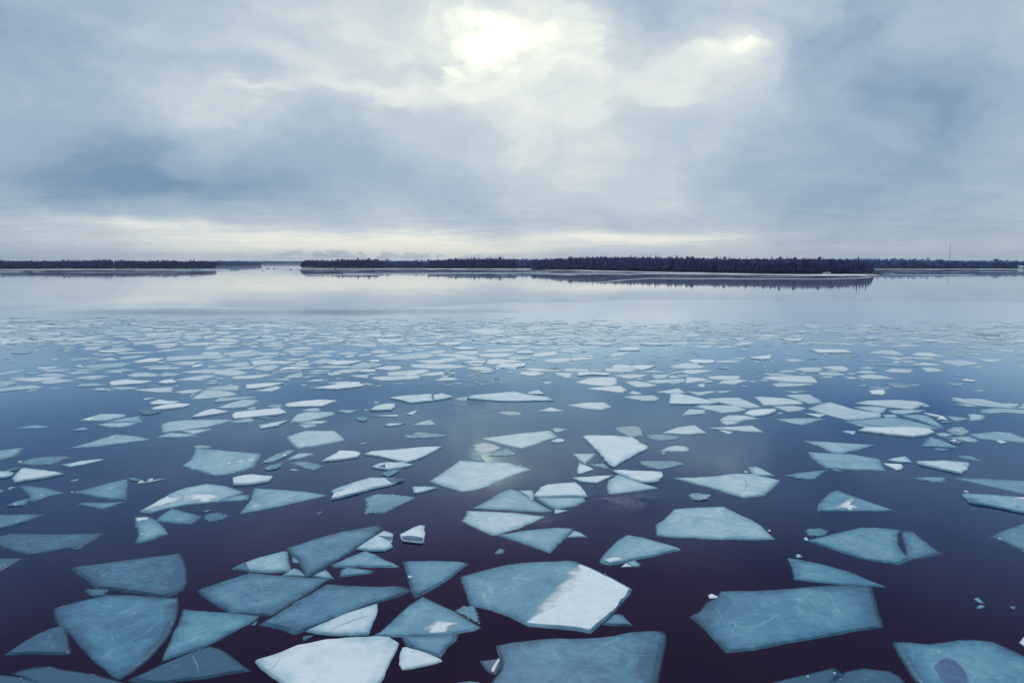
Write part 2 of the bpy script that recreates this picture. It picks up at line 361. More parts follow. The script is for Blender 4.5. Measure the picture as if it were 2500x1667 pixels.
# ------------------------------------------------------------------ data measured in the real place (centimetres east, centimetres out)
FLOES = """\
broad shield-like white floe far out near the back of the belt at centre@p8|-668,10108 -497,10309 -232,10309 -83,9852 -215,9525 -360,9490 -528,9667
tiny pale sliver of ice beyond the broad grey belt floe@p7|-5851,9667 -5497,9789 -5155,9525 -5433,9455 -5600,9409
tiny whitish sliver of ice beyond the white ray-shaped floe@p8|-2788,9100 -2544,9230 -2251,9100 -2301,8840 -2505,9047
tiny pale elongated floe beyond the white trapezoid floe@p7|1555,9208 1641,9297 1843,8942 1618,8840 1542,8994
tiny whitish sliver of ice beyond and to the right of the pale plank floe@p8|-3912,8891 -3749,8994 -3510,8741 -3493,8643 -3707,8624
small whitish elongated floe beyond and to the right of the white parallelogram floe@p8|-1723,8643 -1793,8994 -1607,8891 -1401,8891 -1418,8643 -1504,8500 -1646,8500
tiny whitish sliver of ice beyond and to the left of the pale plank floe@p8|-4808,8547 -4609,8691 -4502,8790 -4298,8741 -4444,8482 -4676,8408
tiny dark-rimmed glassy sliver of ice beyond and to the right of the pale humped floe@w5|5746,8576 5991,8595 6145,8595 6024,8273 5857,8247 5785,8454
small whitish sliver of ice beyond the pale plank floe@p8|-4018,8229 -4005,8426 -3851,8500 -3627,8454 -3711,8185 -3903,8142
tiny pale sliver of ice just beyond and to the right of the pale humped floe@p7|4461,8057 4806,8335 4893,8229 4942,8100 4679,8041
tiny pale elongated floe beyond and to the right of the white shoe-shaped floe@p7|-37,8057 4,8247 122,8300 215,8185 158,7958 24,7933
tiny whitish elongated floe just beyond and to the right of the pale plank floe@p8|-3534,7813 -3633,8057 -3624,8229 -3466,8229 -3325,8142 -3429,8015 -3484,7813
tiny whitish sliver of ice beyond and to the left of the white parallelogram floe@p8|-2657,7773 -2613,7852 -2496,8100 -2416,8041 -2293,7828 -2439,7813
white trapezoid floe in the far right half of the belt@s9|1202,7719 1260,7933 1339,8041 1485,7991 1463,7734 1309,7673
small pale sliver of ice beyond and to the right of the broad grey belt floe@p7|-4678,7773 -4695,7974 -4609,8041 -4361,7852 -4335,7696 -4533,7696
small whitish sliver of ice beyond the white shoe-shaped floe@p8|-337,7582 -277,7813 -77,7893 115,7852 4,7657 -172,7582
small bright white sliver of ice to the left of the pale humped floe@s9|3409,7773 3537,7797 3817,7758 3790,7523 3544,7494 3408,7508
tiny pale sliver of ice beyond and to the left of the white parallelogram floe@p7|-2644,7734 -2420,7750 -2228,7673 -2357,7545 -2440,7472
tiny pale angular floe beyond and to the right of the white parallelogram floe@p7|-1588,7582 -1563,7750 -1467,7773 -1357,7545 -1417,7450 -1546,7472
tiny whitish elongated floe beyond and to the right of the pale spear-ended floe@p8|-653,7508 -550,7696 -393,7719 -374,7436 -453,7400
tiny whitish elongated floe beyond the plump hexagonal floe@p8|-3184,7436 -3081,7657 -2966,7813 -2925,7508 -2998,7400 -3116,7365
pale humped floe in the quiet right part of the belt@p7|3983,7545 4225,7734 4367,7758 4250,7309 4130,7330 4017,7472
tiny pale angular floe just in front of the white trapezoid floe@p7|1136,7508 1280,7620 1367,7642 1244,7400 1094,7226 1043,7261
tiny pale elongated floe just beyond the pale plank floe@p7|-3401,7365 -3448,7597 -3301,7597 -3203,7436 -3086,7281 -3306,7281
small whitish angular floe beyond and to the right of the lone pale six-sided floe@p8|190,7226 262,7436 367,7620 506,7657 478,7365 348,7226
small whitish elongated floe just to the right of the pale humped floe@p8|4363,7365 4534,7567 4667,7545 4622,7226 4465,7213
tiny whitish sliver of ice beyond and to the right of the pale spear-ended floe@p8|-852,7309 -809,7436 -588,7422 -464,7261 -533,7193 -722,7226
small whitish sliver of ice beyond and to the left of the white shoe-shaped floe@p8|-392,7330 -283,7436 -121,7486 23,7400 -88,7159 -207,7113 -302,7193
tiny pale sliver of ice just beyond and to the left of the white parallelogram floe@p7|-2230,7193 -2159,7365 -2040,7450 -1923,7295 -1957,7213 -2146,7159
small pale rounded floe just beyond and to the left of the pale spear-ended floe@p7|-1112,7159 -1125,7436 -1030,7508 -923,7508 -838,7226 -891,7093 -1064,7028
small pale sliver of ice just beyond and to the left of the pale spear-ended floe@p7|-1389,7061 -1247,7295 -1125,7436 -993,7508 -869,7436 -831,7226 -935,7061 -1197,6996
tiny pale elongated floe just beyond and to the right of the broad grey belt floe@p7|-4114,7061 -4149,7226 -4073,7309 -3942,7309 -3973,7126 -4055,7028
long straight-edged pale plank floe in the left belt@p7|-3523,6871 -3676,7193 -3328,7330 -3204,7365 -3104,7330 -3019,7061 -3193,7028
tiny whitish sliver of ice just beyond and to the right of the pale spear-ended floe@p8|-675,7126 -536,7226 -359,7226 -368,7028 -519,6996
tiny bright white angular floe beyond and to the left of the pale torpedo floe@s9|2492,7126 2608,7193 2817,7330 2685,7028 2592,6996 2517,7041
tiny pale sliver of ice just beyond the white shoe-shaped floe@p7|-88,7093 22,7193 197,7159 185,7028 22,6965
tiny pale grey sliver of ice beyond and to the right of the white pennant floe@p6|-4594,6952 -4574,7061 -4498,7159 -4313,7126 -4364,7016 -4473,6902
tiny whitish elongated floe beyond and to the left of the thick pale point-ended floe@p8|616,7093 760,7159 886,7061 730,6965 599,6902
small whitish elongated floe beyond and to the right of the lone pale six-sided floe@p8|318,6965 431,7061 618,7126 590,6902 504,6810 389,6798
tiny pale grey elongated floe beyond the plump hexagonal floe@p6|-3057,6841 -3063,7041 -2875,7093 -2858,6871 -2964,6810
tiny bright white elongated floe beyond and to the right of the white hat-shaped floe@s9|-3810,6780 -3806,6902 -3773,7061 -3625,7074 -3604,6823 -3717,6739
tiny pale grey elongated floe just to the left of the white parallelogram floe@p6|-2025,6780 -1980,7061 -1801,6965 -1816,6780 -1930,6721
tiny pale sliver of ice beyond and to the left of the pale torpedo floe@p7|2073,6890 2217,6952 2379,6902 2203,6768 2076,6780
small whitish elongated floe just beyond the white shoe-shaped floe@p8|-255,6692 -248,6965 -160,7041 22,6965 127,6853 -23,6751 -168,6651
tiny bright white elongated floe beyond the upright-sided white wedge@s9|1789,6871 1867,6984 2072,6946 2037,6780 1928,6721 1829,6739
small whitish elongated floe just beyond and to the right of the plump hexagonal floe@p8|-2654,6871 -2582,6965 -2483,7041 -2479,6902 -2331,6884 -2176,6871 -2267,6692 -2433,6674 -2517,6577
small whitish sliver of ice just beyond the pale spear-ended floe@p8|-991,6890 -786,6965 -646,6902 -652,6780 -738,6692 -825,6692
large pale diamond floe in the right part of the belt@p7|4337,6902 4636,6965 4652,6841 4644,6680 4365,6577 4312,6721
bright white parallelogram floe in the middle of the belt@s9|-1835,6692 -1795,6871 -1525,6890 -1534,6810 -1610,6651 -1724,6594
tiny whitish sliver of ice just to the left of the large pale diamond floe@p8|4009,6721 4149,6810 4214,6634 4094,6577 3915,6634
small pale elongated floe just beyond the plump hexagonal floe@p7|-2894,6605 -2796,6721 -2687,6841 -2610,6721 -2553,6549 -2661,6494
tiny pale grey sliver of ice in front of the pale humped floe@p6|3550,6721 3733,6692 3901,6494 3739,6549 3564,6634
broad grey floe in the left belt with a small white tent floe beside it@p6|-4099,6466 -4155,6577 -4011,6721 -3897,6780 -3791,6739 -3752,6494 -3887,6412 -3979,6385
plump pale leaf floe alone in the gap right of centre@p8|1510,6521 1646,6663 1770,6780 1842,6721 1845,6439 1683,6375 1552,6412
small pale grey rounded floe beyond and to the right of the white ray-shaped floe@p6|-1547,6385 -1557,6605 -1510,6780 -1379,6780 -1250,6605 -1285,6521 -1363,6412 -1483,6359
long pale spear-ended floe in the belt left of the white shoe-shaped floe@p8|-968,6494 -993,6663 -842,6692 -622,6651 -418,6538 -559,6412 -722,6385 -894,6439
bright white shoe-shaped floe on the near edge of the belt at centre@s9|-179,6439 -108,6663 138,6721 121,6521 20,6412 -63,6412 -146,6439
tiny pale sliver of ice just in front of the white parallelogram floe@p7|-1883,6494 -1784,6594 -1567,6577 -1571,6450 -1764,6428
small whitish rounded floe beyond and to the right of the thick pale point-ended floe@p8|958,6494 1007,6651 1111,6663 1148,6577 1204,6333 1084,6343 951,6385
tiny bright white five-sided floe to the left of the plump pale leaf floe@s9|1136,6521 1201,6577 1390,6549 1306,6385 1196,6281
tiny whitish elongated floe just beyond and to the right of the pale torpedo floe@p8|2971,6494 3111,6560 3207,6549 3182,6385 3098,6255 3030,6333
small pale grey rounded floe just beyond and to the right of the plump hexagonal floe@p6|-2453,6385 -2441,6577 -2333,6634 -2234,6494 -2245,6333 -2283,6255 -2383,6307
small whitish elongated floe just to the left of the pale spear-ended floe@p8|-1325,6385 -1206,6549 -1069,6538 -1053,6385 -1117,6281 -1250,6343
tiny bright white sliver of ice beyond and to the right of the square-ended white blade@s9|-2166,6255 -2166,6439 -2117,6494 -1978,6450 -1838,6396 -1987,6343 -2103,6322
tiny pale elongated floe beyond and to the left of the lone pale six-sided floe@p7|-443,6412 -341,6505 -248,6494 -159,6307 -264,6270 -337,6281
small pale elongated floe just beyond and to the right of the pale torpedo floe@p7|2646,6359 2792,6450 2942,6466 2922,6333 2818,6189 2693,6179 2671,6281
tiny whitish five-sided floe in front of and to the right of the pale humped floe@p8|3910,6439 4010,6466 4018,6281 3916,6220 3810,6204
small whitish sliver of ice beyond and to the left of the thick pale point-ended floe@p8|118,6359 185,6412 427,6322 473,6385 421,6220 180,6220
tiny pale elongated floe just beyond and to the left of the thick pale point-ended floe@p7|469,6333 541,6412 717,6359 716,6204 502,6230
small whitish sliver of ice beyond and to the right of the lone pale six-sided floe@p8|867,6255 888,6412 969,6385 1074,6385 1149,6255 1059,6194 898,6189
tiny pale sliver of ice just beyond and to the right of the white pennant floe@p7|-4417,6281 -4307,6322 -4167,6359 -4126,6307 -4141,6194 -4243,6179
tiny pale sliver of ice just in front of the broad grey belt floe@p7|-3765,6179 -3744,6281 -3657,6385 -3483,6270 -3602,6230
small whitish sliver of ice just in front of the white parallelogram floe@p8|-1656,6204 -1575,6333 -1357,6385 -1411,6255 -1488,6140 -1611,6155
small whitish elongated floe in front of and to the right of the pale humped floe@p8|3414,6204 3590,6385 3759,6322 3621,6140 3518,6155
small whitish elongated floe just in front of the plump pale leaf floe@p8|1593,6281 1696,6333 1885,6281 1729,6155 1614,6081 1568,6179
small pale sliver of ice just to the left of the plump hexagonal floe@p7|-3035,6155 -2942,6281 -2878,6322 -2764,6281 -2712,6105 -2901,6105
tiny pale grey rounded floe just beyond and to the left of the white pennant floe@p6|-4646,6057 -4671,6155 -4625,6265 -4575,6343 -4520,6255 -4528,6155 -4536,6057 -4610,6009
small pale elongated floe beyond the split white floe@p7|-1141,6169 -953,6281 -792,6343 -766,6230 -875,6009 -1096,5986
tiny pale grey elongated floe beyond and to the left of the white lump floe@p6|3108,6130 3264,6281 3332,6255 3312,6081 3202,6081
plump pale hexagonal floe at the lower edge of the left belt@p7|-2751,6155 -2754,6281 -2686,6333 -2570,6307 -2408,6140 -2451,6009 -2503,5986 -2642,6057
small whitish angular floe beyond the split white floe@p8|-945,6230 -840,6343 -761,6230 -811,6120 -906,5963 -967,6009
pale six-sided floe alone in smooth blue water below the middle of the belt@p8|70,6130 91,6189 219,6204 303,6105 188,5963 81,6043
tiny whitish elongated floe just in front of the pale spear-ended floe@p8|-820,6009 -772,6130 -632,6230 -607,6057 -716,5986
tiny pale sliver of ice just beyond and to the right of the pale torpedo floe@p7|2814,6179 2962,6155 2998,6033 2921,5986 2738,6009
tiny bright white sliver of ice just beyond the thick pale point-ended floe@s9|593,6130 734,6155 906,6081 855,5995 720,6033 588,5963
tiny pale grey five-sided floe just beyond and to the right of the white hat-shaped floe@p6|-3168,6057 -3167,6179 -2988,6091 -2988,5963 -3092,5939
small pale elongated floe just beyond and to the right of the white hat-shaped floe@p7|-3433,5986 -3426,6130 -3342,6164 -3148,6033 -3146,5939 -3302,5903
small pale sliver of ice just beyond the white pennant floe@p7|-4264,5986 -4224,6081 -4178,6130 -4061,6072 -3874,5939 -4013,5939
tiny whitish five-sided floe to the right of the lone pale six-sided floe@p8|385,6155 555,6105 509,5939 462,5916 407,6009
tiny pale angular floe just beyond and to the right of the square-ended white blade@p7|-1986,5826 -1985,5986 -1953,6105 -1913,6155 -1837,5916 -1883,5858
small whitish elongated floe just beyond and to the right of the thick pale point-ended floe@p8|917,6009 1076,6057 1230,6043 1128,5916 1021,5826 972,5894
tiny pale five-sided floe beyond and to the right of the thick pale point-ended floe@p7|1251,6033 1428,6057 1327,5849 1250,5804 1230,5894
small whitish elongated floe just beyond the square-ended white blade@p8|-2450,5894 -2454,5939 -2306,5995 -2215,6067 -2138,6024 -2188,5885 -2237,5813 -2388,5795
small whitish elongated floe beyond the white lump floe@p8|3075,5986 3205,6057 3281,6009 3307,5826 3138,5813 3044,5849
tiny whitish sliver of ice just beyond and to the left of the white hat-shaped floe@p8|-3777,5804 -3791,5916 -3721,5977 -3582,5977 -3626,5871
small whitish sliver of ice to the left of the pale torpedo floe@p8|1723,5939 1837,5986 2023,5977 1958,5813 1813,5782 1722,5804
small pale elongated floe in front of the pale plank floe@p7|-2881,5760 -2829,5871 -2742,6019 -2662,6009 -2616,5939 -2637,5849 -2656,5739 -2804,5739
small pale sliver of ice just beyond and to the right of the white ray-shaped floe@p7|-1232,5894 -1134,5939 -908,5977 -813,6009 -812,5826 -985,5739 -1094,5726 -1172,5782
long pale torpedo floe with a rounded right end at right@p8|2182,5871 2292,5963 2452,5977 2645,5977 2605,5782 2554,5641 2431,5654 2273,5717
long white pennant floe near the left edge of the packed belt@p8|-4288,5760 -4223,5858 -4087,5903 -3948,5916 -3946,5782 -4035,5675
tiny pale elongated floe in front of the pale spear-ended floe@p7|-655,5717 -624,5849 -591,5894 -513,5871 -444,5760 -574,5717
small whitish angular floe in front of the plump pale leaf floe@p8|1454,5633 1527,5894 1596,5894 1708,5782 1565,5696 1483,5633
thick pale floe with a pointed left end right of centre below the belt@p8|527,5633 579,5717 660,5849 780,5894 894,5885 896,5760 857,5551 796,5471 692,5491
small pale elongated floe to the left of the white hat-shaped floe@p7|-3967,5666 -3955,5752 -3877,5791 -3724,5739 -3743,5654 -3825,5559 -3876,5571
small pale sliver of ice beyond and to the left of the upright-sided white wedge@p7|1124,5696 1211,5760 1327,5782 1407,5591 1289,5612 1199,5600
small whitish elongated floe in front of and to the left of the pale torpedo floe@p8|1718,5591 1792,5739 1925,5782 2015,5739 1913,5633 1832,5551
white hat-shaped floe on the near side of the packed belt at left@s9|-3372,5633 -3363,5717 -3296,5782 -3163,5717 -3041,5696 -3084,5571 -3145,5551 -3271,5491
tiny pale grey rounded floe beyond and to the left of the thin isolated sliver@p6|-4358,5675 -4346,5717 -4241,5726 -4136,5641 -4120,5511 -4119,5413 -4146,5394
small whitish angular floe just to the right of the thick pale point-ended floe@p8|949,5666 1046,5717 1129,5612 1194,5491 1092,5424 999,5413
small whitish sliver of ice just in front of the pale torpedo floe@p8|2152,5571 2297,5591 2492,5600 2451,5531 2291,5471 2144,5440
tiny dark-rimmed glassy angular floe just beyond and to the right of the white lump floe@w5|3093,5551 3170,5624 3245,5591 3232,5432 3142,5386 3099,5432
tiny pale grey sliver of ice between the white hat-shaped floe and the white pennant floe@p6|-3541,5440 -3561,5551 -3476,5600 -3315,5511 -3379,5463 -3465,5432
thick white blade with a square left end just below the packed belt@s9|-2180,5511 -2045,5591 -1893,5612 -1945,5471 -2023,5375 -2114,5348
long bright white ray-shaped floe below the belt at left of centre@s9|-1590,5356 -1501,5452 -1399,5612 -1282,5641 -1200,5479 -1278,5401 -1384,5326 -1505,5337
small pale grey elongated floe just to the left of the square-ended white blade@p6|-2454,5375 -2388,5463 -2283,5519 -2221,5479 -2160,5300 -2284,5300 -2396,5337
tiny dark-rimmed glassy elongated floe just beyond the white lump floe@w4|2874,5432 3088,5452 2966,5318 2901,5300
small pale grey elongated floe beyond and to the left of the thin isolated sliver@p6|-4076,5300 -4076,5356 -4007,5452 -3901,5503 -3789,5432 -3778,5356 -3939,5263 -3980,5227 -4007,5209
tiny pale angular floe just in front of the square-ended white blade@p7|-2013,5274 -1960,5394 -1917,5491 -1849,5375 -1876,5252 -1937,5252
small whitish elongated floe just in front of the thick pale point-ended floe@p8|586,5368 833,5476 883,5484 901,5293 852,5203 795,5221 670,5312
small pale elongated floe beyond the white canoe-shaped floe@p7|-2999,5300 -2898,5356 -2738,5432 -2629,5191 -2749,5202
small pale elongated floe just beyond and to the left of the upright-sided white wedge@p7|1128,5228 1331,5368 1341,5185 1214,5160
tiny pale elongated floe beyond and to the right of the white canoe-shaped floe@p7|-2618,5209 -2559,5300 -2454,5326 -2433,5263 -2458,5156 -2525,5156
small bright white lump floe alone in blue water at right@s9|2787,5245 2850,5281 2922,5281 2874,5174 2813,5087 2739,5121
tiny pale elongated floe just beyond the upright-sided white wedge@p7|1361,5264 1439,5203 1572,5264 1576,5221 1505,5150 1414,5074
medium-sized pale rounded floe just beyond and to the left of the pale oval floe@p7|-2357,4933 -2382,5081 -2418,5293 -2344,5312 -2196,5221 -2086,5115 -2163,5014 -2264,4949
long low white mountain-shaped floe at centre beyond the ruffled water@s8|-332,4965 -300,5081 -150,5133 16,5221 115,5098 263,5014 309,4875 78,4863 -111,4863
small whitish five-sided floe just to the right of the split white floe@s8|-598,5081 -538,5150 -436,5014 -496,4933 -570,4879
small pale elongated floe just to the left of the upright-sided white wedge@p7|823,5014 903,5064 1075,5071 1088,4955 1040,4869 951,4869
small pale rounded floe just beyond and to the left of the large dotted slanting floe@p7|2064,5088 2162,5126 2267,5122 2249,4917 2218,4807 2120,4783 2095,4901
white floe split by a dark crack from its right neighbour, by ruffled water@s8|-908,4965 -832,5031 -772,5064 -611,5122 -575,4869 -643,4829 -718,4786 -808,4885
small pale grey elongated floe just beyond the pale oval floe@p6|-2145,4823 -2181,4981 -1920,5024 -1943,4949 -2039,4869
white wedge with an upright left side and a long right point@s8|1117,4762 1204,5115 1265,5150 1349,5014 1442,4885 1491,4807 1402,4747
medium-sized whitish elongated floe just to the right of the pale slanting lens floe@p8|1814,5014 1872,5021 2032,4965 2088,4854 2063,4762 1923,4738 1773,4718 1793,4823
pale lens-shaped floe slanting down right with snow dots@p7|1437,4955 1549,4988 1684,5004 1721,4777 1739,4674 1627,4631 1530,4762
small whitish elongated floe just beyond the white canoe-shaped floe@s8|-2593,4792 -2579,4910 -2514,4869 -2395,4838 -2415,4747 -2534,4738
long pale floe sloping down to the right edge group@p6|3212,4917 3316,4939 3423,4955 3461,4917 3489,4777 3483,4617 3391,4639 3274,4688 3220,4792
bright white slipper-shaped floe pointing right, right of the white bullet-shaped floe@s9|-1600,4718 -1595,4786 -1510,4854 -1410,4901 -1273,4875 -1332,4688 -1443,4674 -1554,4659
wide pale spindle floe, topmost of the packed cluster at right@p7|2443,4792 2590,4885 2805,4907 2936,4869 2943,4777 2833,4674 2732,4583 2641,4645 2536,4732
pale oval floe with a snow dot just above the white bullet-shaped floe@p6|-2040,4622 -2014,4807 -1965,4923 -1851,4891 -1834,4762 -1844,4659 -1938,4622
small pale elongated floe in front of the thick pale point-ended floe@p7|386,4726 514,4807 660,4823 694,4674 609,4580 523,4611
bright white canoe-shaped floe resting on dark slush at left@s9|-2474,4594 -2469,4659 -2437,4718 -2370,4768 -2269,4738 -2283,4651 -2372,4589 -2430,4561
small whitish rounded floe in front of and to the right of the white slipper-shaped floe@s8|-961,4542 -954,4688 -880,4747 -829,4756 -813,4645 -817,4561 -903,4547
small pale angular floe just beyond and to the right of the white boat-shaped floe@p7|1824,4688 1972,4709 2034,4639 1971,4561 1866,4507 1844,4617
medium-sized pale elongated floe just in front of the pale slanting lens floe@p7|1269,4674 1329,4726 1573,4703 1603,4561 1507,4501 1403,4467 1327,4589
small pale angular floe just to the right of the large dotted slanting floe@p7|2374,4659 2513,4688 2596,4645 2514,4534 2449,4467 2416,4561
tiny whitish elongated floe in front of and to the right of the white mountain-shaped floe@p8|176,4539 269,4659 353,4534 278,4520
dark slush patch under the white canoe-shaped floe@g3|-2542,4534 -2529,4603 -2540,4703 -2482,4703 -2369,4547 -2350,4453 -2378,4396 -2458,4427
small pale grey elongated floe beyond the broad grey floe at the right edge@p6|3196,4561 3329,4637 3424,4603 3495,4575 3522,4534 3441,4427 3398,4446 3293,4485 3171,4453 3158,4493
small pale sliver of ice just in front of the wide pale spindle floe@p7|2562,4556 2686,4567 2811,4561 2714,4493 2582,4435 2548,4467
small pale five-sided floe just in front of the upright-sided white wedge@p7|1128,4402 1151,4480 1214,4589 1316,4561 1283,4453
large pale slanting floe sprinkled with snow dots at right@p7|2041,4617 2174,4747 2287,4832 2341,4589 2455,4467 2393,4351 2254,4301 2149,4269 2110,4351 2060,4493|lump 2237,4539 8|lump 2310,4617 5|lump 2344,4528 7|lump 2347,4433 5
bright white boat-shaped floe with a pinkish glow, right of the slanting lens floes@s9|1539,4440 1617,4547 1709,4575 1804,4575 1772,4507 1653,4389 1578,4371
tiny dark-rimmed glassy angular floe in front of the white mountain-shaped floe@w6|-91,4507 -15,4539 55,4493 57,4427 -15,4407 -67,4453
small whitish rounded floe just beyond the broad pale floe pointing right@s8|-2078,4338 -2083,4467 -2078,4534 -2049,4589 -1906,4501 -1956,4427 -2010,4381
bright white bullet-shaped floe with a rounded left end@s9|-1835,4389 -1851,4467 -1779,4520 -1592,4611 -1507,4480 -1561,4402 -1704,4326 -1778,4301 -1810,4338
tiny pale grey angular floe beyond and to the right of the churned slush heap@p6|3027,4440 3068,4446 3112,4402 3001,4289 2924,4265 2976,4351
pale floe with a crumbly white left end, topmost of a stacked trio@p6|-2758,4265 -2739,4351 -2731,4440 -2648,4448 -2562,4427 -2534,4389 -2549,4326 -2593,4248 -2670,4248|snow -2738,4277 -2733,4351 -2682,4313 -2682,4257
pale frosted floe with a rounded left side above the loaf-shaped floe@p6|-1393,4217 -1409,4301 -1421,4427 -1389,4493 -1201,4501 -1176,4414 -1227,4331 -1285,4241 -1339,4200
small pale elongated floe in front of the pale slanting lens floe@p7|1328,4241 1346,4301 1417,4402 1533,4407 1590,4318 1455,4257
tiny grey-blue four-sided floe just to the right of the wing-shaped floe@p5|2833,4381 2882,4363 2937,4313 2809,4224
tiny granular grey slush patch to the right of the pale frosted floe@g4|-1032,4338 -992,4363 -922,4326 -915,4241 -937,4212 -992,4265
small grey-blue elongated floe just to the right of the pale floe with the crumbly end@p5|-2557,4210 -2528,4289 -2442,4376 -2327,4205
blue-grey wing-shaped floe sloping down right in the packed cluster@p5|2560,4402 2688,4420 2723,4402 2702,4301 2667,4182 2626,4068 2600,4091 2589,4253
small pale grey elongated floe to the left of the very long thin grey floe@p6|1699,4301 1842,4321 1982,4318 2012,4313 1919,4241 1802,4147 1757,4182
tiny pale grey angular floe just in front of the white bullet-shaped floe@p6|-1789,4205 -1741,4277 -1682,4326 -1646,4277 -1646,4217 -1717,4189|lump -1709,4269 6
tiny pale angular floe beyond and to the right of the tent-shaped floe@p7|1327,4229 1394,4241 1467,4253 1384,4159 1332,4131 1315,4163
very long thin grey floe across the packed cluster at right@p5|2102,4229 2231,4277 2379,4326 2471,4338 2527,4289 2554,4193 2580,4102 2582,4031 2447,4057 2259,4102 2139,4182
tiny pale five-sided floe beyond the glassy fan with the sawtooth rim@p7|-617,4136 -574,4217 -521,4277 -473,4147 -552,4131
small whitish angular floe just beyond and to the left of the pale loaf-shaped floe@s8|-1563,4124 -1527,4147 -1465,4217 -1417,4257 -1442,4102 -1524,4036
broad pale floe pointing right below the white bullet-shaped floe@p6|-2173,4147 -2162,4229 -2069,4265 -1963,4277 -1785,4277 -1817,4193 -1872,4073 -1951,4014 -2070,3951 -2116,4047|lump -1949,4113 10
small pale grey sliver of ice beyond the dagger-shaped floe@p6|-2571,4147 -2524,4186 -2353,4193 -2364,4124 -2389,4075 -2445,4080
tiny grey-blue elongated floe just to the left of the very long thin grey floe@p5|2123,4193 2212,4113 2284,4068 2185,4062 2131,4113
thin isolated dark sliver near the left edge, above the dagger-shaped floe@p4|-3003,4021 -2982,4102 -2933,4131 -2801,4075 -2890,4047
small pale sliver of ice just to the right of the tent-shaped floe@p7|1169,4047 1260,4068 1477,4113 1485,4047 1487,3957 1386,3972 1296,4014
tiny granular grey slush patch just beyond and to the right of the pale arrowhead floe@g6|234,4047 278,4068 341,4029 291,3961 248,3934
tiny pale grey angular floe just in front of the broad pale floe pointing right@p6|-1980,3993 -1946,4003 -1851,4025 -1822,4042 -1837,3972 -1871,3909
pale tent-shaped floe with snow chips along its base, above the oval slush pan@p7|887,3930 1005,4068 1128,4120 1146,3930 1031,3899|lump 1012,3916 7|lump 1071,3916 6
dark-beaded slushy triangle above the large white kite@w5|620,4047 680,4091 759,4113 783,4068 762,3889 707,3855 669,3869 640,3972
churned slush heap with white crumbs at right@w5|2603,4003 2676,4068 2754,4091 2725,3982 2673,3920 2614,3869 2590,3909|lump 2651,3972 13|lump 2663,3951 8
long bright white floe along the lower edge of the packed cluster at right@s9|2060,3982 2130,4047 2291,4062 2445,4053 2517,4025 2494,3940 2387,3869 2309,3839 2200,3895|crack 2250,4025 2251,3951 2202,3899
small pale grey elongated floe just in front of the broad pale floe pointing right@p6|-2041,3833 -2024,3951 -1906,3920 -1827,3869 -1920,3843
glassy fan-shaped floe with a dark sawtooth rim left of the bright reflection@w5|-634,3899 -595,3879 -562,3965 -468,3920 -367,3875 -438,3830 -537,3820 -601,3816
broad grey floe running to the right edge beside the churned slush heap@p5|2677,3909 2797,3951 2889,3972 2944,3940 2935,3859 2937,3762 2895,3706 2836,3725 2765,3762 2668,3800|lump 2872,3928 6
oval slush pan with a dark beaded rim right of the beaded slushy triangle@w5|780,3879 853,3903 950,3879 970,3830 929,3791 849,3766 795,3791
pale loaf-shaped floe with a flat top edge and one snow dot@p7|-1292,3839 -1267,3920 -1235,3982 -1063,3982 -1004,3889 -945,3762 -987,3725 -1066,3661 -1150,3599 -1224,3706|lump -1012,3812 4
small pale grey elongated floe just beyond the slush ring with the white pad@p6|2478,3830 2552,3843 2643,3859 2631,3753 2579,3734 2538,3791
long pale arrowhead floe just above the bright cloud reflection@p7|-177,3804 -38,3879 115,3951 226,3993 255,3839 132,3688 51,3595 -36,3670 -111,3743
slush ring holding a white pad, below the churned slush heap@g4|2453,3762 2505,3785 2532,3743 2477,3682 2442,3688|snow 2467,3753 2507,3785 2507,3743 2471,3717
long dagger-shaped floe with a few snow dots, handle to the right@p5|-2399,3582 -2377,3652 -2349,3762 -2317,3903 -2217,3879 -2052,3791 -2136,3734 -2262,3634 -2346,3625|lump -2235,3831 3
dark blue fin floe standing apart below the packed cluster at right@p4|2244,3643 2322,3743 2402,3835 2427,3772 2429,3652 2395,3599 2336,3625
smooth blue blade directly above the large flat-based blue floe@p5|1647,3753 1727,3747 1992,3675 1864,3582 1716,3498 1695,3522 1684,3652|lump 1926,3638 4
round grey slush pan with a dark beaded rim on the bright reflection@w7|-214,3670 -153,3715 -104,3688 -60,3616 -100,3548 -149,3498 -188,3531
large white kite-shaped floe at centre right pointing down@s8|408,3839 436,3863 591,3853 689,3816 712,3725 738,3608 649,3481 571,3368 503,3260 484,3281 460,3498 425,3725|lump 625,3582 7
small pale grey rounded floe beyond and to the right of the dark-outlined glassy floe@p6|792,3548 853,3634 907,3661 948,3634 954,3590 926,3544 848,3548
small dark-rimmed triangle on the bright cloud reflection@w4|-123,3462 -82,3539 -26,3599 27,3484 -25,3457
blue floe cut by the left edge, left of the dagger-shaped floe@p4|-2776,3548 -2736,3556 -2651,3608 -2615,3531 -2591,3465 -2609,3386 -2630,3356
long pointed white floe reaching into the left cloud reflection@s8|-773,3481 -747,3531 -552,3590 -467,3620 -382,3625 -425,3506 -472,3409 -517,3356 -536,3333 -611,3386 -689,3449
bright white four-cornered floe left of the long pointed white floe@s9|-959,3352 -939,3433 -917,3543 -835,3531 -796,3498 -799,3433 -857,3394
small pale grey angular floe just to the right of the slanting slush strip@p6|-1143,3371 -1139,3441 -1121,3498 -1043,3498 -1045,3473 -1084,3409
small pale angular floe just to the left of the large white kite@p7|322,3489 341,3501 437,3498 405,3417 364,3325 340,3402
slanting grey slush strip with a white chip, beside the floe with snow chips@g5|-1261,3318 -1260,3402 -1235,3498 -1200,3573 -1144,3573 -1152,3481 -1180,3402 -1201,3333 -1235,3308|snow -1201,3465 -1173,3489 -1180,3441
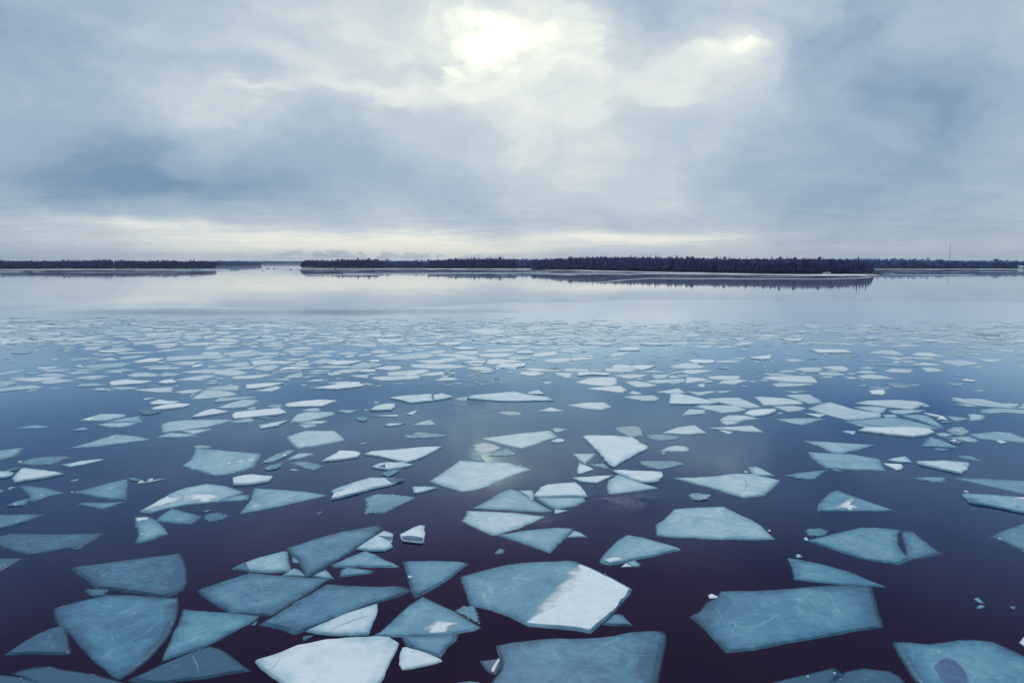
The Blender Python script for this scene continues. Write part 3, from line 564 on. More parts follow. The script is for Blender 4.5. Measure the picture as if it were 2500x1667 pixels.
tiny blue-grey five-sided floe just beyond and to the right of the frosted square-ended floe@p4|2306,3433 2336,3465 2389,3457 2372,3352 2343,3394
tiny dark-rimmed glassy angular floe just beyond the large pale floe on the bright reflection@w4|-231,3420 -198,3462 -165,3481 -138,3356 -174,3359 -212,3402
small pale angular floe just beyond the white scoop floe@s7|1903,3371 1955,3409 2036,3441 2031,3402 2009,3333 1941,3343
dark blue leaf-shaped floe near the left edge, above the white snow-topped floe@p3|-2477,3311 -2474,3371 -2459,3425 -2387,3452 -2324,3452 -2263,3420 -2289,3386 -2296,3303 -2364,3289|lump -2477,3345 8
large smooth blue floe with a flat base at right, above the speckled floe@p5|1570,3527 1621,3511 1771,3489 1875,3402 1828,3281 1801,3207 1661,3221 1539,3241 1538,3325 1546,3402
large blue-grey floe with several white snow chips near its right side@p5|-1626,3274 -1633,3378 -1663,3481 -1704,3590 -1654,3585 -1495,3539 -1319,3489 -1295,3386 -1283,3318 -1274,3260 -1307,3183 -1350,3135 -1402,3122 -1470,3172 -1556,3224|lump -1319,3359 16|lump -1364,3325 15|lump -1410,3306 11|lump -1336,3260 5|lump -1326,3214 5|lump -1422,3153 5|lump -1527,3480 3
thin whitish splinter floe to the right of the dark leaf-shaped floe@s7|-2239,3296 -2201,3318 -2182,3356 -2103,3394 -2072,3389 -2123,3318 -2173,3260
dark-outlined glassy floe in front of the yellowish cloud reflection at right of centre@w4|645,3363 714,3367 826,3363 871,3319 803,3268 721,3218 679,3254 646,3310
small granular grey slush patch in front of the pale loaf-shaped floe@g4|-1129,3356 -1081,3371 -995,3333 -922,3289 -954,3203 -992,3217 -1049,3267 -1097,3311
tiny dark-rimmed glassy five-sided floe beyond the thin bright white sliver@w4|379,3303 424,3318 464,3325 472,3231 429,3260
frosted white floe pointing left with a square right end@s7|2035,3343 2189,3356 2283,3318 2251,3267 2138,3149 2081,3217 2022,3303
small pale elongated floe just in front of the long pointed white floe@s7|-692,3260 -663,3311 -624,3333 -545,3333 -492,3296 -543,3238 -589,3210 -648,3231|pool -656,3252 -630,3296 -614,3231
small bright white scoop floe with a dark upper left side@s9|1855,3318 1921,3308 1938,3303 1926,3267 1891,3224 1863,3213 1859,3274
small granular grey slush patch just in front of the slanting slush strip@g3|-1218,3224 -1209,3281 -1143,3343 -1126,3267 -1144,3217 -1184,3189
small whitish angular floe just beyond the thin bright white sliver@s8|336,3333 368,3281 397,3224 357,3183 316,3145 313,3183
small pale grey angular floe to the left of the speckled floe with the sparkling edge@p6|1163,3254 1203,3267 1216,3227 1234,3130 1190,3127 1147,3139
small granular grey slush patch just beyond and to the right of the long frosted floe@g4|-628,3162 -599,3196 -531,3227 -550,3155 -580,3092 -605,3116
speckled grey floe with a sparkling upper edge between two bigger pale floes@g4|1282,3134 1385,3179 1540,3227 1547,3218 1464,3130 1396,3059 1317,3080
tiny whitish rounded floe beyond and to the left of the ragged-sided triangle@s8|-2500,3182 -2460,3186 -2411,3186 -2371,3156 -2353,3114 -2366,3089 -2423,3080
large pale bow-tie-sided floe lying across the bright cloud reflection at centre@p7|-374,3051 -304,2977 -223,2909 -164,2930 -102,2983 -70,3039 -15,3116 39,3176 88,3224 15,3296 -20,3333 -165,3348 -263,3371 -324,3183|lump 40,3281 6
bright white floe overlapping the upper edge of a blue floe at centre right@s9|486,3196 519,3203 623,3186 717,3173 713,3122 672,3040 637,3021 588,3028 529,3105
white snow-topped floe pointing right near the left edge@s8|-2321,3072 -2352,3147 -2386,3232 -2229,3186 -2129,3147 -2179,3089 -2248,3040 -2273,3024
thin bright white sliver just left of the bright white overlapping floe@s9|282,3089 346,3097 475,3125 425,3064 388,3016 318,3032
thin half-moon floe pointing left below the frosted square-ended floe@p4|1863,3092 1948,3102 2024,3100 1991,3051 1960,3024 1938,3026
small white sugar-cube-like floe below the floe with the snow chips@s9|-1298,3077 -1263,3113 -1219,3126 -1154,3105 -1121,3102 -1116,3039 -1172,3001 -1211,2989 -1260,2989
thin sparkling shard chain right of the smooth triangle pointing left@g6|-1714,3003 -1686,3040 -1651,3072 -1621,3093 -1605,3077 -1642,3035 -1679,3008|lump -1668,3056 11|lump -1697,3027 10
long pale floe tapering left with a snow dot on its upper edge@p6|763,3089 921,3105 1068,3156 1145,3147 1232,3056 1194,3000 1092,2858 993,2823 934,2894 880,2961 821,3024|crack 1080,3097 1068,3000 1022,2909|lump 1117,3170 9
long dark blue blade entering from the right edge with its tip pointing left@p3|2054,3093 2199,3080 2359,3051 2427,3040 2260,2823 2221,2865 2147,2969
smooth blue floe slid under the bright white overlapping floe@p6|434,2984 455,3064 501,3139 541,3084 591,3016 648,2951 562,2916 468,2883 429,2877 428,2924
long frosted floe with a bright white left end and a dark thin right tip@s7|-793,2897 -784,2916 -734,2992 -661,3080 -603,3077 -497,3061 -542,2992 -612,2939 -673,2880 -727,2823 -766,2798 -774,2865|snow -767,2804 -769,2858 -721,2939 -665,2887 -728,2826|pool -585,3064 -497,3059 -543,2997 -563,3024
small pale grey five-sided floe to the right of the long frosted floe@s6|-444,2958 -392,2964 -331,2949 -388,2894 -427,2873
smooth blue triangular floe pointing left with a straight right side@p3|-1921,2887 -1857,2984 -1791,3072 -1737,2984 -1642,2806 -1705,2809 -1825,2851|lump -1922,2887 5
white domed floe with a flat lower edge, upper half of a split pair@s8|93,2837 125,2939 157,2977 234,3000 290,3008 310,2946 326,2830 269,2830 126,2826
blue triangular floe with a ragged left side under the white snow-topped floe@p3|-2201,2966 -2184,2977 -2088,2954 -1952,2883 -1999,2844 -2018,2782 -2038,2789 -2068,2837 -2131,2902|lump -2030,2851 5
tiny pale grey five-sided floe just beyond the pale dotted triangle@p6|31,2909 90,2916 95,2837 84,2802 55,2865
small round patch of glittering slush below the long pale floe tapering left@g5|753,2865 799,2883 865,2858 833,2795 789,2775 758,2798
small blue-grey five-sided floe just to the left of the smooth blade floe@p4|-1240,2771 -1190,2851 -1140,2858 -1123,2802 -1149,2785
pale bird-shaped floe with a lighter frosted middle and a cracked left wing@p6|-1504,2675 -1494,2768 -1484,2880 -1457,2946 -1383,3003 -1301,2977 -1183,2894 -1200,2851 -1240,2775 -1341,2742 -1408,2690 -1447,2653 -1482,2659|snow -1408,2823 -1396,2858 -1302,2865 -1236,2823 -1283,2768 -1366,2775|snow -1492,2678 -1487,2755 -1478,2830 -1401,2809 -1409,2748 -1453,2690|crack -1479,2880 -1429,2858 -1396,2809 -1400,2729
smooth pale blue blade floe with its sharp tip to the right@p5|-1086,2643 -1096,2729 -1102,2795 -1144,2946 -1018,2924 -913,2902 -804,2854 -879,2789 -971,2716 -1045,2668
bowl-shaped pale floe, lower half of the split pair under the white domed floe@p6|109,2820 221,2823 304,2823 302,2782 260,2729 184,2690 166,2703 132,2768
isolated blue triangular floe with a cloudy white heart in the right dark water@p4|1242,2668 1281,2748 1340,2823 1390,2880 1434,2916 1483,2795 1550,2665 1368,2656|snow 1311,2690 1357,2729 1433,2809 1450,2795 1403,2729 1427,2703 1375,2671
pale triangular floe with snow dots, left of the bowl-shaped lower half@p5|-151,2703 -102,2782 -52,2880 -8,2931 21,2909 77,2809 121,2729 157,2671 118,2659 29,2671 -62,2684|lump 80,2802 5
streaky frosted floe at the right edge below the long blade@s5|1947,2862 2041,2851 2187,2820 2244,2802 2101,2616 2053,2640 1985,2703 1910,2755|snow 2121,2809 2179,2809 2224,2789 2198,2755 2147,2766 2118,2785|lump 1977,2878 8
tiny blue-grey five-sided floe just in front of and to the left of the ragged-sided triangle@p3|-2088,2718 -2088,2768 -2061,2806 -2034,2762 -2020,2726|lump -2056,2729 6
granular shield-shaped slush floe in open water at centre left@g4|-634,2823 -589,2873 -516,2873 -401,2830 -429,2775 -473,2703 -518,2625 -581,2628 -595,2640 -609,2729
thin blue keel-shaped sliver just below the smooth triangle pointing left@p3|-1798,2735 -1793,2760 -1676,2760 -1622,2771 -1650,2716 -1668,2684 -1729,2709
dark granular slush patch to the right of the grey rough floe@g2|-1226,2604 -1226,2640 -1185,2659 -1116,2616 -1129,2569 -1171,2534 -1210,2575
grey rough floe touching the upper right of the sail-shaped floe@p3|-1382,2557 -1393,2616 -1388,2688 -1322,2653 -1251,2616 -1236,2602 -1238,2531 -1287,2534 -1364,2552
thin dark blade entering from the left edge above the keel-shaped floe@p2|-2102,2616 -2040,2622 -1857,2625 -1888,2546 -1933,2479 -1963,2436
smooth pale kite-shaped floe directly below the pale dotted triangle@p6|-187,2557 -174,2665 -61,2655 28,2640 123,2604 70,2540 18,2484 -69,2421 -120,2474
large smooth hull-shaped floe with a flat base, alone in dark water right of centre@p5|558,2523 605,2580 664,2684 760,2703 868,2712 900,2640 933,2569 947,2512 950,2416 951,2387 897,2383 756,2385 598,2403 540,2421 548,2468|lump 783,2577 4|lump 963,2458 5
isolated sail-shaped blue floe with a pale top edge@p4|-1478,2586 -1433,2592 -1385,2557 -1334,2501 -1283,2436 -1306,2390 -1331,2360 -1350,2358 -1376,2426 -1434,2512|snow -1473,2580 -1430,2586 -1424,2566 -1453,2548|lump -1368,2423 5
patch of dark slush just above the left tip of the notched floe@g3|1084,2452 1113,2481 1166,2488 1199,2468 1163,2416 1120,2403 1091,2410
tiny pale grey four-sided floe just to the right of the downward-pointing pale triangle@p6|206,2402 231,2463 254,2442 273,2405
thick bright white wedge standing alone in dark water, pointing left@s9|-413,2418 -377,2479 -351,2509 -333,2506 -321,2405 -319,2348 -351,2355 -392,2365 -403,2380|pool -402,2390 -365,2395 -321,2375 -320,2353 -351,2357 -393,2367
downward-pointing pale triangular floe to the lower right of the smooth pale kite@p5|-46,2421 26,2452 111,2477 166,2488 224,2479 198,2405 160,2336 130,2270 65,2326 -15,2395
blue triangular floe entering from the right edge level with the notched floe@p3|1753,2400 1861,2468 1970,2529 2073,2580 1793,2216 1784,2279 1769,2340|lump 1771,2380 4
long floe at the left edge with a square upper right corner and keel-like bottom@p2|-1872,2365 -1878,2405 -1856,2434 -1749,2426 -1526,2434 -1518,2385 -1536,2316 -1569,2307 -1652,2256 -1682,2260 -1748,2293 -1823,2331|crack -1746,2345 -1684,2360 -1633,2405
white broken wedge with a blue fragment wedged into its top, beside the long tapering floe@s8|-545,2293 -525,2345 -502,2400 -478,2455 -439,2426 -431,2355 -434,2340 -421,2312 -442,2283 -480,2279|pool -492,2400 -433,2390 -437,2355
large blue floe pointing left with a curved bite out of its right side@p4|1061,2370 1139,2400 1231,2447 1322,2488 1388,2484 1457,2468 1409,2405 1376,2345 1356,2279 1348,2218 1318,2198 1285,2179 1235,2198 1190,2220 1142,2279 1092,2340|lump 1066,2376 7
blue shard fitting the curved bite on the right of the notched floe@p3|1460,2447 1494,2442 1485,2345 1479,2256 1434,2247 1362,2222 1352,2225 1392,2307 1417,2365|crack 1492,2436 1450,2370 1390,2297
long tapering blue-grey floe pointing right with a line of pale crumbs along its middle@p3|-790,2302 -712,2385 -631,2452 -523,2504 -499,2479 -513,2405 -554,2297 -604,2190 -637,2123 -658,2095 -688,2148 -724,2216 -761,2260|crack -729,2225 -711,2260 -661,2316 -614,2416 -513,2468
whale-shaped blue floe with a white snowy lower left corner@p5|304,2207 320,2251 356,2316 389,2375 426,2416 474,2395 543,2340 583,2307 578,2288 504,2251 421,2216 360,2186 328,2177 311,2186|snow 310,2203 342,2220 376,2218 362,2200 329,2183|crack 420,2288 446,2247
tiny dark pebble of ice alone above the wide half-snowy floe@p2|-61,2261 -44,2301 -27,2290 -30,2261 -52,2256
low triangular floe with its peak up, just below the white broken wedge@p4|-591,2175 -558,2223 -509,2278 -385,2165 -390,2158 -580,2158|crack -508,2236 -454,2205 -400,2169
dark pointed floe at the left edge level with the floe with the rounded right end@p1|-1775,2216 -1738,2218 -1668,2218 -1669,2169 -1671,2127 -1680,2091
tiny blue-grey five-sided floe just in front of the whale-shaped floe@p4|382,2186 412,2205 427,2177 418,2160 396,2160
pale wedge floe with a dark thin left corner above the big four-sided floe@p5|-913,2143 -900,2179 -862,2226 -796,2275 -783,2268 -756,2195 -728,2133 -734,2123 -783,2119 -842,2123|pool -913,2143 -900,2179 -891,2182 -856,2127
small blue-grey five-sided floe just beyond and to the left of the big slanting floe@p4|-737,2095 -727,2120 -718,2145 -697,2133 -666,2092
small blue-grey angular floe just in front of the low triangle under the white broken wedge@p3|-549,2089 -556,2130 -542,2152 -459,2127 -472,2108 -517,2095
downward-pointing triangular floe with a white nub on its left side@p3|-361,2189 -344,2195 -256,2197 -180,2192 -150,2177 -180,2123 -209,2065 -249,2004 -288,1957 -299,1981 -324,2062 -338,2117|lump -326,2074 6
long blue fin-shaped floe tapering right, directly above the arrow-ended floe@p3|941,2219 968,2212 1026,2179 1068,2143 1105,2102 1126,2062 1151,2021 1107,2024 1031,2035 968,2049 901,2068 919,2123|crack 983,2062 1030,2092 1064,2117
small blue-grey five-sided floe just in front of the long tapering floe with the crumbly seam@p4|-637,2089 -628,2111 -610,2133 -570,2074 -595,2073
grey-blue floe with a rounded right end floating directly above the big shield-shaped floe@p2|-1446,2149 -1360,2179 -1263,2216 -1149,2254 -1108,2195 -1064,2117 -1028,2044 -1019,2004 -1027,1976 -1048,1954 -1135,1979 -1229,2004 -1282,2011 -1331,2056 -1374,2089|crack -1361,2086 -1359,2130 -1358,2175|crack -1187,2015 -1149,2056 -1123,2086 -1086,2143
big four-sided blue floe with a star of pale cracks near its top@p3|-957,1988 -949,2007 -902,2056 -866,2092 -838,2107 -748,2089 -660,2077 -590,2071 -593,2056 -620,1987 -652,1922 -689,1849 -742,1850 -801,1856 -845,1889 -926,1957|crack -854,2074 -799,2038 -724,2004 -629,1991|crack -817,2086 -760,1981 -727,1851|crack -760,1981 -746,2004 -720,2032
small dark blue five-sided floe just beyond the big shield-shaped floe@p2|-1311,2001 -1242,1998 -1235,1959 -1257,1957 -1296,1981
large wide floe, blue-grey on the left and covered with white snow on the right@p4|-157,2074 -149,2089 -78,2133 -7,2172 66,2189 196,2199 213,2192 268,2136 325,2065 365,2004 350,1965 296,1873 251,1808 212,1754 174,1769 103,1781 50,1789 33,1804 -6,1842 -57,1876 -106,1896 -118,1906 -134,1981|snow 42,1804 78,1891 137,2009 203,2149 228,2172 267,2131 322,2061 361,2003 298,1881 250,1818 213,1769 175,1783 103,1793|crack -100,2111 -79,2009 -52,1886|crack 120,2182 101,1998|crack 101,1992 46,1927 7,1846|lump 32,2074 2|lump 152,2089 3
small white chip at the upper left notch of the arrow-ended floe@s9|593,1962 606,1973 619,1957 618,1947 592,1943
big slanting floe with a bent crack and a blunt tip at its right end@p3|-694,1799 -668,1854 -630,1933 -577,2028 -493,2018 -411,2012 -357,2016 -333,2001 -323,1987 -347,1954 -416,1906 -498,1827 -557,1774 -586,1752 -630,1776 -674,1792|crack -528,2015 -507,1943 -533,1846 -545,1808
speckled slushy fragment leaning on the right side of the large triangle@g4|-172,1868 -147,1899 -111,1901 -99,1871 -86,1801 -98,1799 -132,1832
very large arrow-ended floe pointing left with a web of pale cracks@p3|512,1837 547,1866 578,1914 608,1938 628,1959 642,1984 740,1987 838,1998 954,2018 1051,2021 1098,2012 1099,1998 1053,1891 1012,1781 923,1760 826,1732 709,1700 630,1674 582,1666 558,1662 552,1686 534,1774|crack 586,1906 594,1856 590,1794 610,1736 641,1686|crack 542,1778 590,1792|crack 866,1992 862,1861 846,1776 868,1749|crack 638,1837 741,1846 870,1856 953,1846 1044,1868|ridge 615,1818 620,1781 641,1772 677,1781 723,1813 770,1856
small blue chunk under the right tip of the wide half-snowy floe@p3|257,1797 292,1846 303,1849 315,1842 323,1818 330,1793 284,1791
large triangular floe with its peak up and a whitish smear near its base@p4|-370,1739 -351,1763 -318,1851 -300,1896 -268,1947 -210,1896 -155,1846 -96,1781 -113,1765 -171,1745 -229,1737 -299,1736|crack -225,1912 -225,1842 -212,1794|snow -244,1763 -229,1794 -214,1813 -176,1804 -139,1799 -162,1781 -184,1754 -219,1749
snow-dusted triangular floe tucked under the big slanting floe@s7|-559,1754 -535,1781 -477,1842 -424,1881 -395,1902 -387,1861 -387,1790 -387,1741 -428,1736 -499,1739|crack -494,1754 -444,1804 -388,1842
big shield-shaped blue-grey floe with rounded sides and pale healed cracks@p2|-1323,1881 -1292,1912 -1256,1938 -1223,1960 -1151,1959 -1037,1943 -1007,1943 -980,1891 -950,1813 -935,1758 -929,1711 -928,1638 -939,1578 -952,1555 -977,1566 -1023,1604 -1075,1642 -1149,1707 -1204,1756 -1253,1794 -1289,1832|crack -1231,1790 -1170,1818 -1123,1842 -1058,1933|crack -1071,1650 -1023,1672 -1020,1694 -992,1758 -986,1827 -962,1849|crack -1020,1694 -1058,1713 -1104,1767
wedge-shaped blue floe with a straight pale crack, just right of the big shield-shaped floe@p3|-947,1873 -884,1864 -792,1854 -727,1837 -727,1818 -764,1754 -806,1690 -847,1656 -881,1628 -900,1698 -926,1804|crack -893,1856 -888,1781 -861,1666|crack -855,1846 -800,1813 -745,1767
dark blue triangular floe touching the lower left side of the big shield-shaped floe@p1|-1297,1652 -1291,1711 -1269,1767 -1247,1785 -1217,1754 -1150,1666 -1146,1654
white lump peeking in at the right edge above the mottled corner floe@s8|1343,1704 1377,1732 1398,1728 1357,1674 1344,1688
blue fragment showing below the base of the large triangle with the whitish smear@p3|-287,1730 -221,1732 -153,1743 -156,1711 -172,1686 -186,1644 -220,1662 -243,1670 -269,1690
very large dark blue floe with one curved crack at the bottom edge near centre@p2|-36,1686 6,1702 109,1720 193,1719 252,1728 275,1733 326,1752 382,1757 400,1752 402,1736 394,1698 377,1646 355,1582 340,1530 327,1479 -55,1479 -45,1530 -24,1578 -21,1611 -32,1654|crack -26,1539 49,1589 116,1615 205,1623 284,1636 307,1642 368,1636
large mottled floe with a dark thin window, cut off by the bottom right corner@p3|1012,1694 1022,1703 1055,1702 1102,1692 1146,1700 1188,1712 1226,1713 1271,1704 1288,1674 1307,1638 1317,1608 1219,1479 976,1479 980,1519 979,1543 987,1589 1002,1654|pool 1046,1589 1079,1619 1103,1632 1119,1619 1117,1589 1106,1553 1081,1512 1039,1499 1034,1539|crack 1052,1700 1027,1646 1007,1608
small bright white thick triangle just right of the huge snow-covered floe@s9|-285,1678 -276,1680 -267,1674 -235,1660 -205,1642 -181,1625 -176,1617 -193,1608 -253,1585 -271,1582 -283,1604 -288,1650
huge rounded floe covered in white snow, cut off by the bottom edge@s9|-646,1613 -597,1646 -563,1680 -491,1709 -424,1719 -355,1724 -324,1719 -298,1694 -299,1666 -306,1615 -310,1578 -310,1546 -318,1519 -318,1479 -510,1479 -556,1530 -590,1557 -622,1585|crack -587,1623 -589,1589 -594,1567
dark submerged shard with a bright white sliver, left of the very large floe@p0|-78,1619 -45,1625 -30,1628 -31,1600 -41,1569 -50,1571 -64,1589|snow -34,1630 -31,1619 -40,1589 -44,1569 -52,1574 -48,1593
dark blue half-moon floe with a white waterline left of the huge snowy floe@p1|-916,1544 -869,1608 -826,1656 -792,1681 -758,1666 -722,1638 -681,1602 -655,1580 -698,1566 -745,1551 -803,1539 -836,1530 -873,1532|crack -819,1646 -779,1589 -759,1553
dark rough-backed floe cut off by the bottom edge below the shield-shaped floe@p1|-1209,1564 -1181,1585 -1144,1591 -1107,1578 -1038,1564 -998,1550 -944,1530 -913,1486 -1091,1486 -1138,1532
domed dark floe at the bottom edge left of the mottled corner floe@p2|773,1530 825,1571 875,1585 926,1573 937,1553 936,1530 911,1479 733,1479
dark jagged floe with sparkling crumbs at the bottom edge, left of the domed dark floe@p1|631,1529 692,1551 754,1571 787,1582 797,1560 775,1543 725,1479 602,1479|lump 788,1564 3|lump 717,1550 3
dark floe cut off by the bottom left corner of the view@p1|-1286,1553 -1247,1558 -1204,1551 -1134,1530 -1100,1486 -1234,1486
"""
